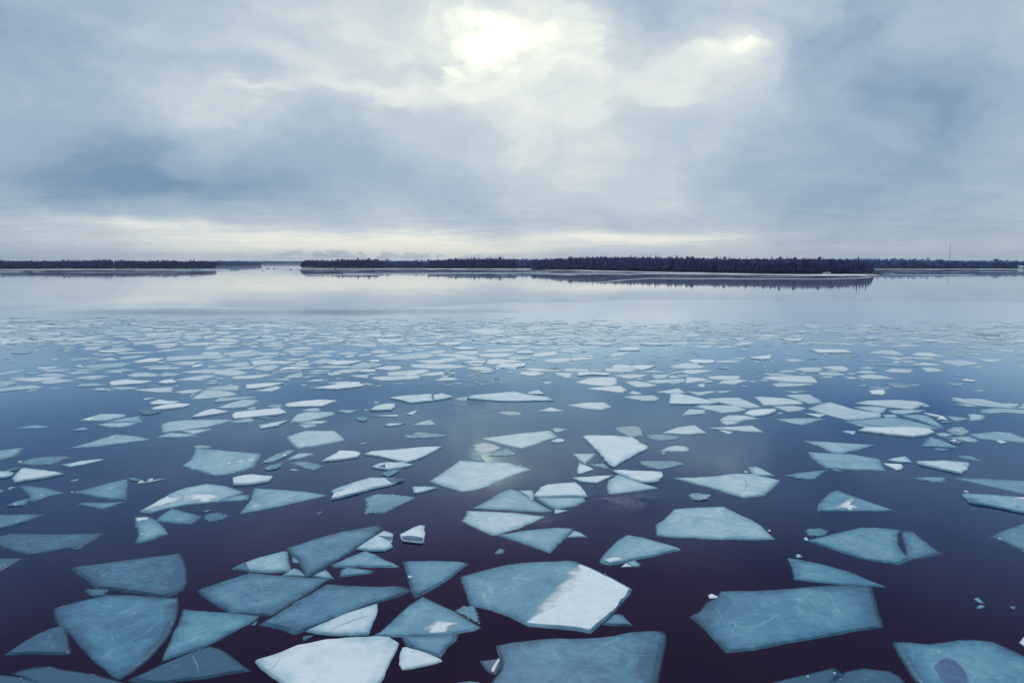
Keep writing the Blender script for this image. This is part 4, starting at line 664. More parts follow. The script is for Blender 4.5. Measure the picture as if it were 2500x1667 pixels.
SMALL = """\
p8|-3466,6412 -3311,6450 -3165,6466 -3183,6359 -3393,6322
p8|-1933,8185 -1953,8363 -1668,8335 -1630,8142 -1773,8125
p7|5059,8871 5353,9154 5514,8974 5200,8790
p8|-5113,8994 -5044,8974 -4722,8974 -4747,8741 -4910,8691
p6|-1325,4147 -1272,4159 -1216,4159 -1207,4113 -1254,4047
s9|-2961,5612 -2956,5717 -2914,5773 -2797,5633 -2868,5571
p7|-1347,4193 -1257,4241 -1171,4248 -1191,4182 -1276,4175
p8|4142,7193 4412,7126 4435,7016 4306,6996 4163,7061
p8|-952,7582 -853,7750 -742,7734 -765,7472 -876,7436
p8|-2714,6359 -2609,6466 -2464,6549 -2469,6385 -2582,6359 -2649,6322
p8|-4411,8273 -4298,8408 -4126,8408 -4091,8185 -4217,8142
s9|2753,4485 2787,4440 2818,4371 2780,4269 2727,4296 2770,4338 2748,4414
p8|4845,7061 5112,6996 4816,6810
p7|-1454,5963 -1382,6019 -1278,6043 -1253,5849 -1344,5885
p8|-759,6965 -694,7126 -627,7093 -535,6965 -640,6841
p8|-31,9208 112,9263 288,9208 188,8942 27,8912
p7|2249,6057 2314,6105 2419,6091 2523,6009 2413,5977 2301,5986
p7|-6835,10043 -6666,10241 -6272,10351 -6451,10108 -6583,9915
p7|-2885,6230 -2887,6343 -2760,6333 -2747,6155 -2835,6120
s9|-907,8247 -821,8454 -617,8482 -653,8247 -764,8185
p6|-1429,4547 -1400,4611 -1342,4637 -1287,4547 -1344,4520
w4|6472,9525 6724,9572 6784,9432 6635,9230 6429,9319
w5|3591,5612 3657,5624 3780,5612 3639,5463 3599,5511
p7|-4987,7852 -5053,8057 -4871,8100 -4820,7893 -4868,7758
p6|-3296,5281 -3325,5375 -3281,5394 -3122,5300 -3155,5263
p7|770,8057 972,8185 1112,8057 988,7893
w5|3545,7379 3709,7472 3732,7261 3565,7159
p7|-3634,8994 -3577,9208 -3482,9432 -3396,9100 -3456,8891 -3590,8942
w5|4699,7582 4846,7567 4900,7545 4934,7508 4780,7344 4696,7330
s9|-696,7893 -595,8041 -414,7933 -403,7813 -577,7789
s9|1570,8335 1706,8426 1962,8318 1853,8211 1603,8229
w5|-1745,3643 -1717,3670 -1640,3646 -1644,3613 -1704,3599
p7|-2633,9789 -2411,10017 -2227,9608 -2367,9572
p7|1332,5804 1488,5826 1475,5717 1405,5641 1357,5717
p8|-4412,9047 -4459,9319 -4254,9263 -4145,9100 -4224,8942
s8|112,5122 137,5203 214,5271 248,5108
p6|-3119,8408 -3033,8595 -2939,8643 -2823,8363 -2968,8318
p7|-3439,6721 -3332,6841 -3115,6853 -3188,6721
p8|-3069,8185 -2906,8291 -2708,8273 -2788,8100 -2897,8057
s8|1942,4448 2037,4440 2080,4427 1988,4331
p8|-4150,10737 -4280,11041 -4009,11233 -3914,10964 -3988,10707
s9|-503,6780 -281,6902 -257,6853 -274,6721 -411,6703
p6|2495,3930 2545,3944 2586,3899 2505,3855 2478,3869
p8|-4018,7620 -3998,7813 -3781,7949 -3828,7773 -3901,7620
p8|-3248,7028 -3306,7281 -3036,7173 -3131,7093
p6|-3261,5413 -3065,5432 -3050,5356 -3092,5307
p8|-3706,8454 -3586,8519 -3422,8519 -3452,8273 -3590,8273
p8|-5300,8318 -5135,8363 -4836,8273 -4975,8185 -5154,8185
s9|23,7582 123,7696 230,7657 235,7472 71,7457
p8|-2817,7400 -2732,7508 -2585,7545 -2557,7365 -2668,7330
p8|-3008,7193 -3055,7330 -2875,7379 -2748,7422 -2830,7261
p7|-4040,6105 -3988,6204 -3843,6230 -3871,6120 -3934,6057
p8|1918,8454 2066,8576 2213,8547 2143,8273 2047,8318
p8|-4248,9608 -4244,9889 -4102,9915 -3963,9455 -4126,9525
p8|2706,8273 2915,8547 3064,8547 2923,8318 2771,8211
p8|-1500,7295 -1364,7422 -1242,7436 -1288,7261 -1419,7213
p8|-3240,9765 -3041,9978 -2860,10017 -2893,9692 -3079,9692
p6|-1189,4534 -1153,4556 -1046,4556 -1087,4453 -1123,4480
p5|-1720,4703 -1681,4747 -1628,4747 -1601,4674 -1632,4639 -1690,4651
p7|210,3740 261,3810 294,3791 295,3740 255,3721
p7|-1689,6120 -1611,6155 -1523,6120 -1551,6009 -1616,5963
p7|-1896,6230 -1817,6322 -1676,6281 -1701,6194 -1817,6179
s9|-4721,7696 -4334,7657 -4416,7545 -4549,7523
p1|-1564,2312 -1520,2336 -1517,2293 -1533,2293
g3|-1649,4313 -1608,4371 -1544,4351 -1522,4321 -1554,4284 -1626,4296
p5|-3379,7933 -3364,8185 -3222,8185 -3206,7974 -3309,7876
s8|-793,4136 -765,4170 -665,4177 -697,4124 -757,4095
p7|-3581,6450 -3524,6538 -3324,6577 -3291,6494 -3477,6450
g3|-1795,3089 -1770,3100 -1709,3064 -1719,3035 -1761,3056
s9|-1410,6179 -1373,6343 -1276,6307 -1247,6179 -1336,6169
p7|1987,8891 2108,9047 2256,8942 2184,8741 2015,8741
p7|-2760,6996 -2665,7193 -2512,7261 -2583,7093 -2676,6977
w5|720,6385 843,6385 828,6204 769,6179 730,6255
p8|-4479,6359 -4537,6466 -4356,6521 -4367,6412 -4379,6333
p3|-755,2240 -728,2219 -713,2185 -736,2185
p7|2457,6230 2584,6307 2663,6281 2571,6155 2468,6155
p8|3924,7193 4063,7159 4153,7028 3980,6977
p8|-4286,6946 -4255,7061 -4249,7159 -4050,6965 -4135,6933
p7|-2393,7016 -2280,7061 -2136,7093 -2169,6933 -2252,6915
s9|3516,8891 3645,8942 3784,8810 3669,8643 3544,8691
p8|2253,8408 2495,8614 2609,8408 2445,8363
p8|-3273,10309 -3294,10590 -3171,10590 -2912,10201 -3112,10214
p6|2448,4427 2529,4422 2519,4363 2420,4338|lump 2523,4414 7
p8|-4268,8100 -4217,8142 -4028,8185 -4059,7933 -4192,7974
p1|-563,1732 -552,1741 -533,1741 -554,1711
p7|-3343,8790 -3235,8912 -3086,8912 -3061,8741 -3194,8643
w5|3513,6890 3756,6996 3789,6810 3645,6853
p5|-5511,7436 -5520,7582 -5502,7680 -5369,7582 -5325,7457 -5435,7436
p7|-2941,7400 -2918,7696 -2737,7523 -2840,7436
p8|-4203,9208 -4077,9409 -3984,9319 -4003,9100 -4049,8942
p7|-1930,7472 -1835,7597 -1706,7545 -1741,7400 -1874,7400
s9|-4360,7472 -4231,7508 -3979,7582 -4030,7494 -4183,7422 -4296,7386
p7|169,2634 174,2684 227,2671 194,2646
p7|3492,4798 3613,4768 3512,4674 3497,4703
p8|-1369,7958 -1199,7933 -972,7813 -1074,7750 -1234,7813
p8|-3921,9100 -3895,9263 -3787,9409 -3655,9122 -3794,9047
p8|-1562,5624 -1486,5666 -1370,5704 -1370,5612 -1428,5583
p6|-5877,8159 -5802,8318 -5588,8318 -5659,8185 -5725,8100
p8|6318,8643 6497,8790 6689,8790 6458,8482 6320,8547
w4|4329,8741 4571,8840 4717,8711 4455,8614
p8|-2525,8247 -2520,8426 -2129,8335 -2315,8273
p8|5563,7813 5662,7852 5762,7734 5643,7620 5531,7696
p8|2134,8057 2289,8185 2385,8229 2411,8100 2282,7974
p8|2311,9208 2499,9525 2609,9525 2598,9263
p8|2830,7028 2934,7041 3007,6915 2831,6853
s8|-932,4376 -845,4396 -764,4422 -748,4414 -741,4356 -840,4371
p8|-486,6663 -273,6692 -301,6549 -359,6538
p7|894,5168 938,5264 988,5203 996,5122 926,5122
p6|-3700,5760 -3658,5849 -3558,5871 -3525,5804 -3589,5760
p7|3937,6933 4089,6933 4105,6810 3956,6780
p6|2125,5257 2339,5250 2180,5168
p8|2403,8074 2586,8159 2705,8015 2482,7958
p6|1967,3982 2010,3997 2051,3982 1998,3899 1983,3940
w6|-415,4949 -393,4997 -335,5014 -328,4901 -391,4891
p7|-2452,7450 -2319,7422 -2232,7450 -2288,7261 -2363,7261
p4|2286,3613 2381,3578 2310,3561 2275,3565
p7|5790,8974 6046,9047 6151,8912 5864,8840
p8|-3046,9263 -2920,9375 -2844,9525 -2793,9154 -2904,9132
p8|612,7159 727,7295 912,7351 860,7226
p8|-4077,6281 -3994,6343 -3806,6385 -3890,6307 -4010,6240
p8|562,7893 708,7933 842,7852 670,7734
p8|-1212,8015 -1074,8142 -881,8100 -1000,7974
p7|5329,7991 5487,8074 5543,7813 5395,7876
p7|647,9100 808,9341 944,9263 817,9047
w5|4026,6494 4194,6521 4134,6412 4012,6375
p7|1236,4008 1266,4003 1309,3951 1266,3903
p8|-3378,6634 -3172,6780 -3143,6663 -3190,6634
p7|-5879,10241 -5860,10590 -5673,10519 -5669,10241
p8|-3806,10108 -3711,10241 -3514,10108 -3571,9852
p7|455,7974 569,8142 765,8229 698,8057
p5|-2627,3982 -2619,4036 -2603,4068 -2540,4014 -2592,3993
s9|218,8335 353,8473 506,8318 396,8247
p7|2857,6204 2993,6307 3093,6220 2962,6189
p8|514,7620 601,7734 729,7620 680,7508
p8|-2197,7582 -2063,7719 -1952,7635 -2060,7523
p8|-2225,6230 -2076,6240 -1959,6307 -1968,6230 -2109,6169
p4|1381,1941 1402,1951 1397,1933 1395,1914 1383,1917
p7|-2083,5782 -1979,5826 -1896,5804 -1912,5739 -1986,5739
p5|-4376,6057 -4409,6155 -4379,6179 -4249,6130 -4302,6057
w3|-2994,5511 -2972,5551 -2904,5543 -2850,5479 -2907,5440
w6|5031,7657 5200,7734 5221,7582 5055,7545
p3|-2457,3203 -2429,3239 -2391,3259 -2414,3203 -2437,3191
p6|1588,5250 1729,5286 1658,5192 1599,5175
p8|1181,6240 1316,6270 1403,6155 1287,6169
p7|-2717,5963 -2650,5986 -2622,5949 -2656,5826 -2695,5813
s8|3142,4768 3215,4738 3254,4651 3185,4674
s9|-2204,6605 -1986,6617 -1958,6521 -2079,6532
p6|-4374,5826 -4347,5903 -4305,5963 -4240,5871 -4291,5826
p8|-1745,5675 -1695,5782 -1624,5795 -1597,5726 -1677,5696
p7|-5777,9132 -5678,9319 -5583,9319 -5434,9208 -5555,9154
p7|2686,5894 2763,5963 2874,5986 2775,5871 2676,5871
p7|3294,6412 3429,6521 3441,6385 3354,6359
p8|-2981,9047 -2849,9068 -2718,8942 -2801,8840 -2869,8840
s9|-3094,6494 -3100,6605 -3046,6674 -3002,6521 -3045,6450
p8|-4957,9789 -4897,10108 -4728,9915 -4795,9765
p7|-438,6996 -296,7061 -267,6996 -413,6871
w5|-1250,5591 -1209,5641 -1137,5551 -1173,5503 -1231,5539
p5|-1820,4575 -1815,4631 -1795,4674 -1750,4603 -1771,4561
p6|3481,4622 3668,4807 3741,4823 3563,4589
p8|-5504,8643 -5507,8790 -5398,8891 -5327,8643
s9|-1461,6841 -1449,6952 -1366,6965 -1341,6810 -1429,6810
p3|-132,1530 -99,1536 -78,1532 -76,1486 -137,1486
p4|1350,1886 1376,1906 1385,1895 1363,1883
s8|360,2156 382,2186 398,2160
p7|2242,7061 2467,7159 2436,7041 2325,7009
p8|-1328,7657 -1170,7734 -1120,7719 -1149,7597 -1266,7582
p7|-4528,7330 -4438,7450 -4306,7386 -4374,7309
s9|2731,3762 2762,3772 2770,3725 2714,3697
p7|-1875,6081 -1770,6155 -1666,6120 -1782,6057
s8|-704,4433 -686,4485 -642,4575 -652,4433
p7|1512,5511 1571,5583 1597,5559 1551,5432 1524,5413
p6|-2533,7295 -2558,7508 -2510,7508 -2434,7365 -2482,7281
p8|1360,5894 1414,5995 1503,5916 1423,5871
p7|4997,7472 5147,7508 5174,7436 5073,7330
p8|-460,9047 -362,9208 -206,9100 -318,8974
s9|3833,5739 3901,5795 3936,5704 3874,5666 3827,5717
s9|-2160,6751 -1948,6692 -1996,6651 -2125,6651
p7|2192,5612 2253,5666 2401,5633 2285,5600
p8|2918,5939 2987,5916 3032,5840 2927,5826
p8|945,6230 1151,6255 1083,6189 938,6179
s9|-321,6130 -262,6230 -158,6240 -203,6155
p8|-79,6385 45,6466 40,6307 3,6322
p8|435,7991 575,7933 514,7773 446,7813
p8|-1217,9068 -1032,9186 -866,9176 -959,9047
p8|-781,8810 -707,8942 -600,8891 -603,8760 -725,8741
p6|-3707,5363 -3676,5420 -3567,5394 -3621,5348
p7|2461,9814 2638,9915 2666,9643 2536,9667
p6|3340,8595 3525,8643 3608,8576 3405,8482
p4|979,2254 992,2258 993,2233 970,2226
g6|2702,4229 2768,4229 2791,4205 2697,4186
p8|-4232,6538 -4253,6651 -4116,6494 -4069,6412
p7|-6014,9814 -5944,10017 -5768,9978 -5838,9814
p8|4348,8363 4391,8363 4455,8142 4331,8125
p8|-3364,8318 -3317,8390 -3086,8318 -3208,8247
p7|-5860,8595 -5768,8672 -5549,8643 -5664,8547
p7|-3787,5227 -3794,5300 -3734,5337 -3735,5263 -3765,5209
p7|-1334,9667 -1258,9852 -1137,9789 -1141,9608
p7|1069,7061 1219,7139 1100,6965 1021,6977
p7|-3299,8454 -3250,8614 -3108,8408 -3209,8390
p7|1469,6033 1600,5995 1547,5939 1476,5963
g2|-1251,2655 -1243,2678 -1218,2678 -1229,2646
p8|207,7893 333,7991 379,7876 275,7813
g3|-2295,2939 -2260,2931 -2229,2909 -2226,2873 -2251,2880
p6|2851,4674 2941,4762 2912,4659
p8|-2843,7933 -2735,8100 -2690,7933 -2768,7893
w5|3635,5300 3703,5318 3709,5252 3647,5227
p8|-2955,6505 -2924,6577 -2795,6494 -2892,6466
p8|1400,8408 1597,8482 1564,8335 1470,8318
p8|-2817,8408 -2760,8500 -2582,8454 -2713,8354
p7|1429,6130 1573,6230 1566,6169 1460,6091
w5|3255,5583 3368,5531 3281,5479
p2|-727,1792 -715,1818 -711,1792
p3|1459,1899 1474,1896 1458,1877 1452,1883
p8|-3968,11364 -3878,11532 -3760,11670 -3766,11281
p7|1570,5633 1682,5717 1700,5654 1619,5624
s9|-1793,7261 -1676,7281 -1679,7213 -1729,7113
p8|-2744,7281 -2500,7281 -2619,7193
s9|2899,8942 3095,8912 2924,8741
s9|-1679,7295 -1539,7436 -1545,7330 -1631,7247
p8|-2944,8691 -2970,8942 -2792,8672
p1|-789,2640 -779,2659 -762,2663 -771,2625
p8|-1312,8691 -1180,8790 -1199,8595 -1295,8576
p7|2706,8912 2893,8994 2776,8770 2721,8810
p8|-3756,6204 -3602,6230 -3559,6155
p7|-6213,9154 -6108,9263 -5951,9297 -6025,9154
p8|607,8691 682,8790 759,8643 665,8576
s9|-2171,6841 -2061,6871 -2043,6780 -2139,6780
p4|-2249,2946 -2245,2964 -2222,2964 -2225,2927
p4|1547,3218 1575,3230 1598,3179
s9|-4783,8100 -4683,8247 -4663,8100 -4743,8041
p8|1291,8547 1493,8672 1374,8519 1270,8408
s9|-3141,8057 -3089,8100 -2986,8074 -3016,7958
p7|-1336,6130 -1197,6105 -1255,6043
p8|-3078,5318 -3041,5401 -2992,5401 -3026,5337
p8|4478,6549 4600,6560 4457,6450
s9|3816,6810 3903,6841 3897,6768 3818,6721
p6|-5935,8363 -5883,8436 -5756,8408 -5802,8318
p4|-2038,3043 -2016,3087 -2005,3051
w6|-589,5511 -534,5531 -493,5551 -485,5511 -522,5479
p6|1949,6412 2065,6466 2035,6359
s8|-2723,4958 -2641,4988 -2684,4910
p7|-615,6140 -522,6169 -514,6072
p7|5705,7657 5867,7696 5754,7545 5657,7545
p7|-4875,8454 -4771,8482 -4711,8335 -4802,8363
p4|-845,3679 -826,3725 -800,3702 -831,3679
p8|2096,5739 2169,5795 2188,5717
p8|420,5871 500,5916 540,5849
s8|-1084,3221 -1065,3235 -1027,3210 -1062,3213
p5|-5352,8741 -5399,8912 -5283,8871 -5308,8741
s9|-5251,7909 -5254,8015 -5125,7974 -5206,7909
s9|3271,4988 3327,4955 3304,4929 3256,4955
s9|-166,6412 -88,6428 -143,6307
p1|1875,2703 1903,2678 1873,2680
p7|3218,8363 3365,8408 3259,8247
p6|4281,6538 4407,6538 4285,6466
p5|778,3481 803,3534 813,3498
p8|-4764,6965 -4799,7113 -4711,7041 -4745,6977
p6|-1007,4860 -953,4838 -969,4777
p8|-4632,7422 -4579,7508 -4539,7457 -4553,7386
p5|-5364,7240 -5377,7330 -5238,7240
p8|-1802,5840 -1824,5939 -1754,5894
p7|-2416,5031 -2436,5108 -2412,5157 -2411,5054
p8|1062,5804 1108,5849 1137,5804 1081,5782
p8|-1839,5963 -1706,6009 -1766,5949
p7|2015,5717 2081,5717 2022,5654
p6|-1901,5551 -1836,5559 -1849,5503
s8|1763,4467 1799,4493 1804,4446
s9|3025,6105 3120,6105 3057,6057
p6|-2526,5804 -2472,5817 -2463,5752
p8|-643,6255 -564,6281 -599,6220
s9|-828,8142 -728,8142 -752,8057
p6|-1015,4561 -1001,4594 -972,4556
p8|4888,6538 5014,6560 4944,6466
s9|-5122,7719 -5033,7734 -5052,7657
p7|2356,6230 2451,6255 2383,6204
p8|-1602,5717 -1579,5795 -1573,5717
p7|2398,6466 2448,6521 2442,6450
p8|4383,6359 4481,6369 4410,6333
p7|-1648,5401 -1603,5463 -1606,5424
"""
SHORES = {'left': [(-921.3, 1022.5, 12.6), (-809.1, 1035.1, 12.4), (-786.5, 1054.5, 12.6), (-697.9, 1035.1, 13.0), (-605.2, 1035.1, 14.3), (-569.0, 1047.9, 13.7), (-516.1, 1067.9, 13.5), (-500.1, 1102.8, 12.7), (-503.3, 1163.7, 11.2)], 'left_far': [(-862.9, 1854.9, 14.5), (-846.8, 1986.0, 15.0), (-849.8, 2192.4, 14.7), (-883.0, 2411.8, 12.3)], 'remote': [(-1877.3, 4563.8, 18.1), (-1754.5, 4824.7, 20.3), (-1708.3, 5117.2, 20.6), (-1525.3, 5117.2, 21.5), (-1372.7, 5117.2, 20.9)], 'middle': [(-351.3, 1147.9, 9.8), (-345.8, 1147.9, 14.0), (-328.7, 1147.9, 14.6), (-304.0, 1132.4, 13.9), (-283.8, 1132.4, 15.1), (-256.7, 1132.4, 16.7), (-226.3, 1132.4, 15.9), (-215.7, 1147.9, 13.2)], 'middle_far': [(-261.0, 1250.0, 13.9), (-208.8, 1250.0, 14.4), (-156.6, 1250.0, 14.6), (-74.6, 1250.0, 15.7), (7.1, 1196.7, 16.9), (64.2, 1132.4, 16.6)], 'middle_near': [(-133.3, 1117.4, 14.1), (-112.6, 1110.1, 16.1), (-72.4, 1102.8, 17.5), (-26.0, 1088.6, 17.4), (6.3, 1061.1, 16.2)], 'right': [(28.8, 964.0, 13.9), (53.2, 947.7, 15.2), (65.3, 911.8, 16.4), (79.9, 892.5, 16.7), (103.2, 865.0, 17.5), (115.2, 839.2, 17.9), (146.5, 791.8, 16.5), (161.1, 749.5, 16.6), (188.0, 699.7, 15.4), (211.3, 643.5, 14.3), (228.1, 606.4, 13.4), (259.7, 595.7, 14.0), (276.5, 593.6, 13.7), (286.1, 591.5, 13.0), (302.0, 591.5, 11.5), (309.1, 591.5, 9.6)], 'right_far': [(380.0, 1117.4, 16.2), (500.0, 1117.4, 16.5), (569.6, 1110.1, 16.4), (611.9, 1102.8, 16.0), (686.4, 1095.6, 14.4), (732.1, 1095.6, 12.8), (771.4, 1095.6, 13.9), (817.1, 1095.6, 12.8), (889.8, 1088.6, 12.4), (980.7, 1088.6, 13.1)]}
MISC = {'sheet': [(-160.9, 124.4), (-125.3, 134.5), (-105.6, 140.5), (-104.8, 153.1), (-103.9, 166.9), (-89.3, 165.3), (-73.6, 158.9), (-64.0, 154.5), (-50.3, 149.6), (-38.5, 149.0), (-26.6, 151.0), (-15.9, 156.0), (-8.9, 165.3), (0.0, 173.9), (9.3, 172.1), (18.7, 173.0), (27.2, 181.4), (35.8, 186.5), (44.5, 185.5), (55.3, 184.5), (70.7, 181.4), (86.1, 179.5), (111.9, 177.6), (131.1, 174.8), (195.3, 166.9)], 'rocks': [(-380.3, 1070.0, 2.39), (-371.0, 1070.0, 2.05), (-298.3, 820.7, 1.18), (-285.8, 865.5, 0.97), (-295.0, 915.5, 1.75), (-275.4, 889.8, 1.42), (-372.2, 1088.3, 1.21), (-379.0, 1052.2, 1.01), (-316.5, 853.8, 0.68), (-339.2, 842.5, 1.88), (-322.5, 790.0, 1.26), (-330.4, 800.0, 0.89), (-418.2, 1088.3, 1.39), (-396.0, 1052.2, 1.68), (-398.7, 1018.4, 0.97), (-348.1, 1070.0, 1.02), (-359.6, 1147.4, 1.46), (-249.9, 971.6, 2.17), (-250.7, 915.5, 1.02), (-206.2, 1018.4, 1.46), (-161.0, 1107.3, 1.59), (-279.8, 942.7, 1.2)], 'lines': [[(-164.9, 540.5), (-136.9, 545.2), (-105.8, 554.7)], [(-152.7, 619.9), (-85.5, 632.3), (0.0, 645.2), (39.0, 613.9), (95.6, 602.2), (142.0, 596.5), (210.8, 564.6)], [(28.6, 320.9), (47.4, 351.3), (65.9, 395.2), (85.4, 430.2), (101.8, 427.3), (157.5, 421.6), (179.5, 410.7), (215.4, 430.2), (248.2, 472.0)], [(543.5, 1035.0), (622.0, 1018.4), (759.6, 1018.4)], [(304.8, 564.6), (344.9, 549.9), (377.7, 559.6)], [(-724.7, 971.6), (-579.5, 986.7), (-438.7, 986.7), (-383.6, 928.9)], [(-583.4, 735.0), (-542.2, 726.6), (-519.3, 735.0), (-532.7, 780.3)], [(-331.6, 1088.3), (-238.3, 1035.0), (-125.4, 1052.2), (0.0, 1035.0), (46.2, 971.6), (48.6, 928.9)], [(47.6, 908.9), (92.3, 831.4), (136.0, 726.6), (160.1, 672.6), (194.8, 613.9), (210.8, 564.6), (227.1, 549.9), (246.8, 545.2), (296.8, 564.6)]], 'faint': [[(-87.7, 187.6), (-73.3, 222.6), (-44.7, 249.1), (0.0, 278.0)], [(0.0, 173.9), (-11.7, 216.8), (-26.1, 256.7)], [(0.0, 214.0), (21.1, 235.1), (45.7, 282.7)], [(-33.7, 160.5), (-26.5, 191.9), (0.0, 225.6), (53.8, 256.7), (139.1, 273.5), (198.2, 264.8)], [(-206.4, 282.7), (-178.8, 314.6), (-111.9, 340.1)], [(93.1, 282.7), (172.3, 303.2), (218.8, 292.6)]], 'mast': (1844.4, 2900.0), 'ruffle': [(-3.5, 47.9), (-1.4, 44.6), (-3.2, 58.2), (5.5, 28.5), (6.0, 27.5), (1.3, 25.7)], 'hut': (811.5, 1147.9), 'snowrock': (274.2, 604.2)}
RF = MISC['ruffle']
RUFFLES = [(RF[0][0], RF[0][1], 1.9, 2.3, 1.0), (RF[1][0] + 0.6, RF[1][1] + 0.8, 1.8, 1.6, 0.9), (RF[2][0], RF[2][1], 2.8, 2.6, 0.8),
           (RF[3][0], RF[3][1], 1.3, 1.5, 0.7), (RF[4][0] - 1.2, RF[4][1] + 0.4, 1.3, 1.0, 0.8), (RF[5][0], RF[5][1], 0.6, 0.6, 0.5)]
M['water'] = mat_water()
M['sheet'] = mat_sheet()

# ------------------------------------------------------------------ mesh helpers
def mkobj(name, verts, faces, mat, parent=None, attrs=None, smooth=False):
    me = bpy.data.meshes.new(name)
    me.from_pydata(verts, [], faces)
    if attrs:
        for an, vals in attrs.items():
            a = me.attributes.new(an, 'FLOAT', 'POINT')
            a.data.foreach_set('value', vals)
    if smooth:
        me.polygons.foreach_set('use_smooth', [True] * len(me.polygons))
    me.materials.append(mat)
    o = bpy.data.objects.new(name, me)
    scene.collection.objects.link(o)
    if parent:
        o.parent = parent
    return o
def tag(o, label=None, cat=None, group=None, kind=None):
    if label: o['label'] = label
    if cat: o['category'] = cat
    if group: o['group'] = group
    if kind: o['kind'] = kind
    return o

# ------------------------------------------------------------------ water to the horizon, new ice beyond
def ring_plane(name, mat, z):
    ys = [-60, -10, 8, 20, 40, 80, 160, 320, 640, 1280, 3000, 8000, 20000, 45000]
    v, f = [], []
    for y in ys:
        hw = 120 + abs(y) * 1.6
        for k in range(9):
            v.append((hw * (k - 4) / 4, y, z))
    for i in range(len(ys) - 1):
        for k in range(8):
            a = i * 9 + k
            f.append((a, a + 1, a + 10, a + 9))
    return mkobj(name, v, f, mat)
tag(ring_plane('water', M['water'], 0.0), 'dark still lake water reflecting the clouds', kind='structure')

sh = MISC['sheet']
sv, sf = [], []
rng = random.Random(5)
edge = []
for i in range(len(sh) - 1):
    for k in range(6):
        t = k / 6
        x = sh[i][0] * (1 - t) + sh[i + 1][0] * t
        y = sh[i][1] * (1 - t) + sh[i + 1][1] * t
        edge.append((x, y + 1.1 * mn.fractal(Vector((x * 0.09, 0, 3)), 1.0, 2.0, 4)))
edge.append(sh[-1])
n = len(edge)
a0 = math.atan2(edge[0][0], edge[0][1]); a1 = math.atan2(edge[-1][0], edge[-1][1])
for rr in (0, 1, 2, 3):
    for i, (x, y) in enumerate(edge):
        k = (0, 4, 14, 30)[rr]
        sv.append((x * (1 + k), y * (1 + k) if rr else y, 0.004))
for rr in range(3):
    for i in range(n - 1):
        sf.append((rr * n + i, rr * n + i + 1, (rr + 1) * n + i + 1, (rr + 1) * n + i))
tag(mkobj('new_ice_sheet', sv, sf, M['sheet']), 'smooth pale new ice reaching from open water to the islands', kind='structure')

# snowy ridges and refrozen cracks lying on the new ice
def band(pts, halfw, z, seed, jag=0.5):
    v, f = [], []
    q = []
    for i in range(len(pts) - 1):
        for k in range(14):
            t = k / 14
            q.append((pts[i][0] * (1 - t) + pts[i + 1][0] * t, pts[i][1] * (1 - t) + pts[i + 1][1] * t))
    q.append(pts[-1])
    for i, (x, y) in enumerate(q):
        w = halfw * (0.25 + 1.1 * abs(mn.noise(Vector((x * 0.03, seed * 7.7, 0)))) + jag * max(0, mn.noise(Vector((x * 0.11, seed * 3.1, 5)))))
        w *= min(1, i / 3 + 0.05, (len(q) - 1 - i) / 3 + 0.05)
        v += [(x, y - w, 0.006), (x, y - w * 0.7, z), (x, y + w * 0.7, z), (x, y + w, 0.006)]
    for i in range(len(q) - 1):
        for k in range(3):
            a = i * 4 + k
            f.append((a, a + 4, a + 5, a + 1))
    return v, f
LAB = ['snowy ridge line on the new ice before the left part of the middle island', 'long snowy ridge line on the ice running before the middle and right islands',
       'curving snowy ridge line across the reflection of the large right island', 'snow-white strip of shore ice below the far right shore', 'thin snowy line on the ice off the tip of the right island',
       'snow-white shore ice strip below the left forested shore', 'short snowy ice line at the far left in front of the shore ice', 'snow-white shore ice strip below the middle island', 'bright snow-white shore ice strip along the foot of the large right island']
for i, l in enumerate(MISC['lines']):
    hw = l[0][1] ** 2 / 16670 * (0.42 if i in (0, 1, 4, 6) else 0.5 if i == 2 else 1.0)
    v, f = band(l, hw, 0.10, i)
    tag(mkobj('snow_ridge', v, f, M['shore_snow']), LAB[i], 'ice ridge', 'snowy lines on the far ice')
FL = ['faint refrozen crack rising right across the pale ice at left', 'faint short refrozen crack just left of the picture middle', 'faint refrozen crack climbing right from the middle of the ice edge',
      'long faint refrozen crack sweeping across the pale ice to the right', 'faint refrozen crack on the pale ice at far left', 'faint refrozen crack on the pale ice at far right']
for i, l in enumerate(MISC['faint']):
    v, f = band(l, l[0][1] ** 2 / 16670 * 0.10, 0.012, 20 + i, 0.2)
    tag(mkobj('refrozen_crack', v, f, M['crack']), FL[i], 'ice crack', 'faint cracks in the new ice')

